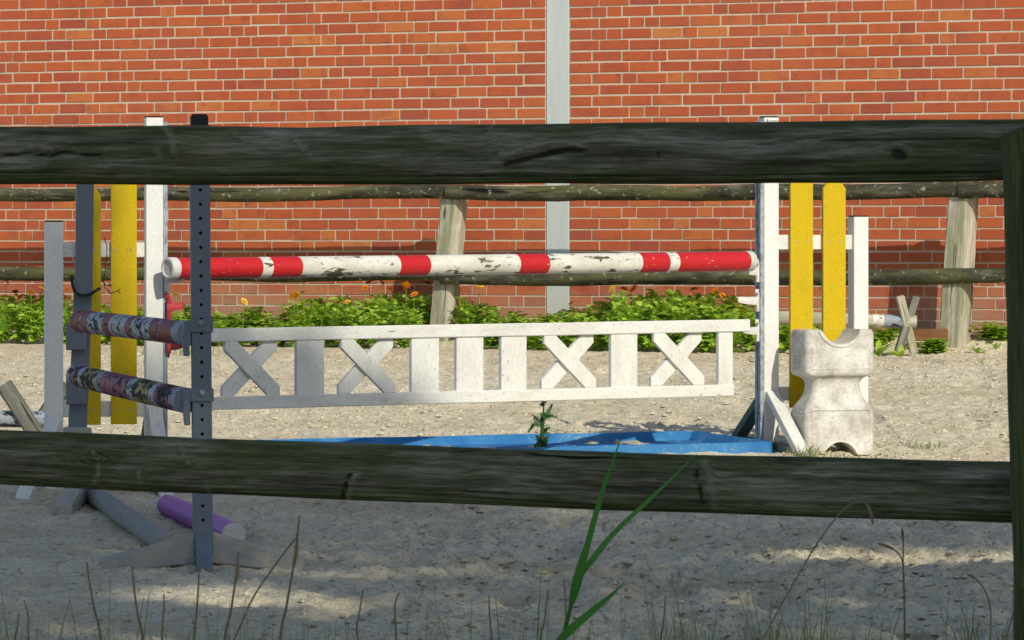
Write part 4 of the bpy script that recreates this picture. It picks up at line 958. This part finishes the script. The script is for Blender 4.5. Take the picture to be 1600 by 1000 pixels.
# ------------------------------------------------------------------ foreground reed, stalks and grass
random.seed(31)
def ribbon(bm, pts, ws, col, face=Vector((0.2, -1, 0.2)), fold=0.25):
    vs = []; n = len(pts)
    for i in range(n):
        a_ = (pts[min(i + 1, n - 1)] - pts[max(i - 1, 0)]).normalized(); s = a_.cross(face).normalized(); nr = s.cross(a_).normalized(); w_ = ws[i] / 2
        vs += [pts[i] - s * w_ + nr * w_ * fold, pts[i], pts[i] + s * w_ + nr * w_ * fold]
    bm.add(vs, [(0, 0, 0)] * len(vs), [[i * 3 + j, i * 3 + j + 1, i * 3 + j + 4, i * 3 + j + 3] for i in range(n - 1) for j in (0, 1)], 0, col)
def curve_pts(pp, Y, dy=0.0, n=14):
    """smooth curve through image points at distance Y (drifting by dy)"""
    cs = [P(x, y, Y + dy * i / max(1, len(pp) - 1)) for i, (x, y) in enumerate(pp)]; out = []
    for i in range(n + 1):
        t = i / n * (len(cs) - 1); j = min(int(t), len(cs) - 2); u = t - j
        p0, p1, p2, p3 = cs[max(j - 1, 0)], cs[j], cs[j + 1], cs[min(j + 2, len(cs) - 1)]
        out.append(0.5 * ((2 * p1) + (p2 - p0) * u + (2 * p0 - 5 * p1 + 4 * p2 - p3) * u * u + (3 * p1 - p0 - 3 * p2 + p3) * u ** 3))
    return out
Yr = 9.7
rd = thing('reed', P(872, 1260, Yr), 'tall green reed with long leaves crossing the lower fence board', 'plant')
b = BM(); pts = curve_pts([(866, 1260), (870, 1100), (880, 1000), (892, 945), (900, 905)], Yr)
for a_, c_ in zip(pts[:-1], pts[1:]): tube(b, a_, c_, 0.0042, 0.0040, 7, caps=False)
part('stem', b, reedm, rd, True)
for pp, w_, dy in (([(893, 942), (908, 890), (922, 835), (942, 765), (958, 720), (973, 676)], 0.015, -.15), ([(906, 902), (925, 875), (960, 832), (1010, 785), (1055, 742), (1090, 708)], 0.013, .1), ([(872, 1003), (890, 985), (925, 955), (955, 930), (978, 907)], 0.019, -.1), ([(893, 942), (905, 895), (916, 855), (923, 832)], 0.021, .0)):
    b = BM(); q = curve_pts(pp, Yr - .02, dy); n = len(q); ws = [w_ * (math.sin(math.pi * min(1, (.18 + .82 * i / (n - 1)))) ** .7 * (1 if i / (n - 1) < .5 else 1) if True else 0) + 0.0015 for i in range(n)]
    ws = [w_ * min(1, .55 + 2.2 * i / n) * max(0.05, (1 - (i / (n - 1)) ** 1.6)) for i in range(n)]
    ribbon(b, q, ws, R(.2, .9)); part('leaf', b, reedm, rd, True)
stalks = [((158, 1010), (147, 950), (139, 905), (136, 878), .010), ((224, 1010), (215, 960), (209, 915), (206, 884), .009), ((253, 1010), (254, 980), (256, 950), (256, 928), .007), ((303, 1010), (307, 960), (310, 915), (311, 888), .008),
          ((350, 1010), (360, 960), (368, 905), (373, 862), .010), ((437, 1010), (447, 950), (459, 880), (468, 806), .011), ((560, 1010), (557, 985), (562, 955), (567, 922), .007), ((619, 1010), (618, 975), (617, 945), (624, 926), .007),
          ((768, 1010), (767, 985), (765, 960), (764, 930), .007), ((845, 1010), (850, 975), (853, 950), (856, 922), .006), ((884, 1010), (884, 980), (884, 945), (881, 905), .006), ((1032, 1010), (1035, 985), (1038, 960), (1040, 932), .007), ((45, 1010), (44, 985), (44, 962), (38, 938), .006), ((24, 1010), (26, 990), (28, 972), (30, 958), .008)]
stalk_labels = ['dry stalk leaning left, first tall one from the left edge', 'dry stalk below the left end of the near standard foot', 'short dry stalk between two taller ones left of the near standard', 'upright dry stalk just below the near standard post',
    'dry stalk right of the near standard post, tip at the foot beam', 'tallest dark dry stalk, at the right tip of the near standard foot', 'thin dry stalk next right of the tallest one', 'dry stalk with a hooked tip midway between tallest stalk and reed',
    'thin short dry stalk next left of the reed', 'thin dry stalk touching the reed on its left', 'thin dry stalk right behind the reed stem', 'dry stalk first to the right of the reed', 'thin bent dry stalk near the left edge, taller of the pair', 'short thick dry stalk at the left edge']
for i, (a_, b_, c_, d_, w_) in enumerate(stalks):
    b = BM(); Yk = R(9.8, 10.6); q = curve_pts([(a_[0] * 2 - b_[0] * 1.0 + R(-8, 8), 1230), a_, b_, c_, d_], Yk)
    for j in range(len(q) - 1): tube(b, q[j], q[j + 1], w_ * .25 * (1 - .6 * j / len(q)) + .0006, w_ * .25 * (1 - .6 * (j + 1) / len(q)) + .0006, 6, caps=False)
    if i in (5, 4): ribbon(b, [q[-5], q[-4] + Vector((.004, 0, 0)), q[-2]], [0.004, 0.008, 0.001], .5)
    solo('dry_stalk', b, drym, P(a_[0], 1230, Yk), stalk_labels[i], 'stalk', 'dry stalks in the foreground', smooth=True)
b = BM(); q = curve_pts([(350, 1030), (368, 995), (395, 935), (425, 890), (461, 842)], 10.0)
for j in range(len(q) - 1): tube(b, q[j], q[j + 1], .0022, .0018, 5, caps=False)
solo('dry_stalk', b, drym, P(350, 1030, 10.0), 'pale thin stalk slanting up to the tallest dry stalk', 'stalk', 'dry stalks in the foreground', smooth=True)
for pp, lab in (([(1170, 1040), (1210, 965), (1255, 885), (1290, 830), (1320, 795), (1345, 783), (1358, 795), (1364, 820)], 'long grass bending over the lower board with a drooping tip'),
                ([(1412, 1040), (1413, 960), (1412, 900), (1408, 872), (1395, 858), (1372, 849)], 'thin grass stem bent left below the lower board'), ([(1414, 1030), (1413, 950), (1411, 880), (1411, 845), (1409, 826)], 'straight grass stem with dark seed head near the right post'),
                ([(1545, 1030), (1548, 960), (1540, 925), (1525, 905), (1512, 898)], 'bent grass stem next to the right foreground post')):
    b = BM(); q = curve_pts(pp, 9.9, 0, 22)
    for j in range(len(q) - 1): tube(b, q[j], q[j + 1], .0017, .0015, 5, caps=False)
    ribbon(b, q[-6:], [0.003, 0.005, 0.006, 0.006, 0.004, 0.001], .5)
    solo('wild_grass', b, drym if 'seed' not in lab else grassm, P(pp[0][0], pp[0][1], 9.9), lab, 'grass', 'single grass stems in the foreground', smooth=True)
random.seed(77); b = BM()
for i in range(900):
    Yk = R(9.0, 11.4); u = random.random(); px = R(-60, 1660)
    if random.random() < .45: px = random.choice([1190, 1225, 1260, 1500, 1530, 1560, 40, 350, 1040, 1060]) + random.gauss(0, 22)
    x = (px - 800) / F * Yk; z = g(x, Yk); hgt = max(0.12, (P(px, 1000, Yk).z - z) * R(.75, 1.12) + R(0, .03) + (R(.03, .12) if random.random() < .25 else 0))
    a = R(0, 6.28); ln = R(.02, .22) * hgt; p0 = Vector((x, Yk, z - .01)); tipv = Vector((math.cos(a) * ln, math.sin(a) * ln * .6, hgt))
    q = [p0 + Vector((tipv.x * t * t, tipv.y * t * t, tipv.z * t * (1.06 - .06 * t))) for t in (0, .2, .4, .6, .8, .93, 1)]
    w_ = R(.0012, .0040); ribbon(b, q, [w_, w_, w_, w_ * .9, w_ * .7, w_ * .4, .0004], random.random(), Vector((R(-.6, .6), -1, .1)))
o = link('grass', b.mesh('grass', grassm, True)); tag(o, 'thin green grass growing along the near fence', 'grass', kind='stuff')

# ------------------------------------------------------------------ trees behind the camera that shade the foreground
kx, kz = math.tan(AZ), math.tan(EL) / math.cos(AZ); Y0 = 3.0
def occ(x, y, z): return x + kx * (y - Y0), z + kz * (y - Y0)
sky_x = [v + 1.87 for v in (-2, 4, 6.0, 7.0, 7.35, 7.55, 7.75, 7.95, 8.3, 9.0, 9.5, 9.9, 10.4, 11.5, 13, 15)]
sky_z = [v + 1.71 for v in (11, 13.5, 16.0, 16.3, 16.1, 15.45, 15.35, 15.60, 15.75, 15.85, 15.7, 15.0, 14.6, 14.7, 14.5, 12.5)]
gaps = [(11.0, 13.95, .8, .30), (11.75, 13.8, .4, .25), (7.58, 12.75, .40, .30), (9.6, 12.7, .4, .14)]
trees = [('tall leafy tree behind the camera, nearest the fence', 5.0, 2.6, (0.8, 7.0)), ('tallest leafy tree behind the camera to the right', 9.2, 3.4, (7.0, 11.2)), ('leafy tree farthest right behind the camera', 13.2, 3.0, (11.2, 18))]
for ti, (lab, tx, ty, (xa, xb)) in enumerate(trees):
    random.seed(300 + ti); tz = g(tx, ty); tr_ = thing('shade_tree', (tx, ty, tz), lab, 'tree', 'trees behind the camera')
    b = BM(); hgt = 12 if ti != 1 else 14; tube(b, Vector((tx, ty, tz - .2)), Vector((tx + .3, ty, tz + hgt)), 0.24, 0.05, 12, [i / 12 for i in range(13)], 0.06, rnd=0.06)
    for i in range(16):
        z0 = R(4.6, hgt - 1); a = R(0, 6.28); L = R(1.2, 2.6); p0 = Vector((tx + .3 * z0 / hgt, ty, tz + z0)); tube(b, p0, p0 + Vector((math.cos(a) * L, math.sin(a) * L * .5, L * R(.3, .8))), 0.06, 0.012, 7, [0, .3, .6, 1], .05, rnd=.05)
    part('trunk', b, barkw, tr_, True)
    b = BM(); cnt = 0; target = 19000
    cl_ = [(R(xa - .3, xb + .3), R(4.0, 18.1)) for _ in range(560)]
    while cnt < target:
        cx_, cz_ = random.choice(cl_); x = cx_ + random.gauss(0, .34); y = ty + random.gauss(0, .55); z = cz_ + random.gauss(0, .30)
        X_, Z_ = occ(x, y, z)
        if not (xa - .35 < X_ < xb + .35) or x < 1.6: continue
        if Z_ > np.interp(X_, sky_x, sky_z) - abs(random.gauss(0, .05)) or Z_ < 4.4 + R(-.4, .4): continue
        if any(((X_ - a_) / rx) ** 2 + ((Z_ - c_) / rz) ** 2 < 1 for (a_, c_, rx, rz) in gaps): continue
        d_ = Vector((R(-1, 1), R(-1, 1), R(-1, .6))); u_ = Vector((R(-1, 1), R(-1, 1), R(0, 1)))
        if d_.length < .2: continue
        d_.normalize(); s_ = d_.cross(u_).normalized(); L = R(.16, .28); w_ = L * .44; p = Vector((x, y, z))
        b.add([p, p + d_ * L * .5 + s_ * w_, p + d_ * L, p + d_ * L * .5 - s_ * w_], [(0, 0, 0)] * 4, [[0, 1, 2, 3]], 0, random.random()); cnt += 1
    part('crown', b, treem, tr_)

# unseen bushes added beside the fence, just right of view, to darken that end
for hi, (hx, hy, hr, hh_, lab) in enumerate(((2.6, 8.3, 0.95, 3.0, 'unseen bush added right of the view to darken the fence'), (3.9, 9.6, 0.9, 2.7, 'second unseen bush added farther right to darken the fence'))):
    random.seed(500 + hi); hz = g(hx, hy); tr_ = thing('added_shade_bush', (hx, hy, hz), lab, 'bush', 'unseen bushes added to shade the near fence')
    b = BM()
    for i in range(7): tube(b, Vector((hx + R(-.15, .15), hy + R(-.15, .15), hz - .05)), Vector((hx + R(-.6, .6), hy + R(-.5, .5), hz + hh_ * R(.5, .9))), 0.03, 0.008, 6, [0, .3, .6, 1], .05, rnd=.02)
    part('trunk', b, barkw, tr_, True); b = BM()
    for i in range(5000):
        th = R(0, 6.283); rr_ = hr * (0.35 + 0.65 * random.random() ** .5) * R(.85, 1.12); t = R(.03, 1); k_ = math.sin(math.pi * min(1, .25 + .75 * t) ** 1.2) ** .5 if t < .98 else .2
        p = Vector((hx + rr_ * math.cos(th) * k_, hy + rr_ * math.sin(th) * k_, hz + hh_ * t)); d_ = Vector((R(-1, 1), R(-1, 1), R(-.6, .8))).normalized(); s_ = d_.cross(Vector((R(-1, 1), R(-1, 1), 1))).normalized(); L = R(.06, .11); w_ = L * .45
        b.add([p, p + d_ * L * .5 + s_ * w_, p + d_ * L, p + d_ * L * .5 - s_ * w_], [(0, 0, 0)] * 4, [[0, 1, 2, 3]], 0, random.random())
    part('crown', b, treem, tr_)
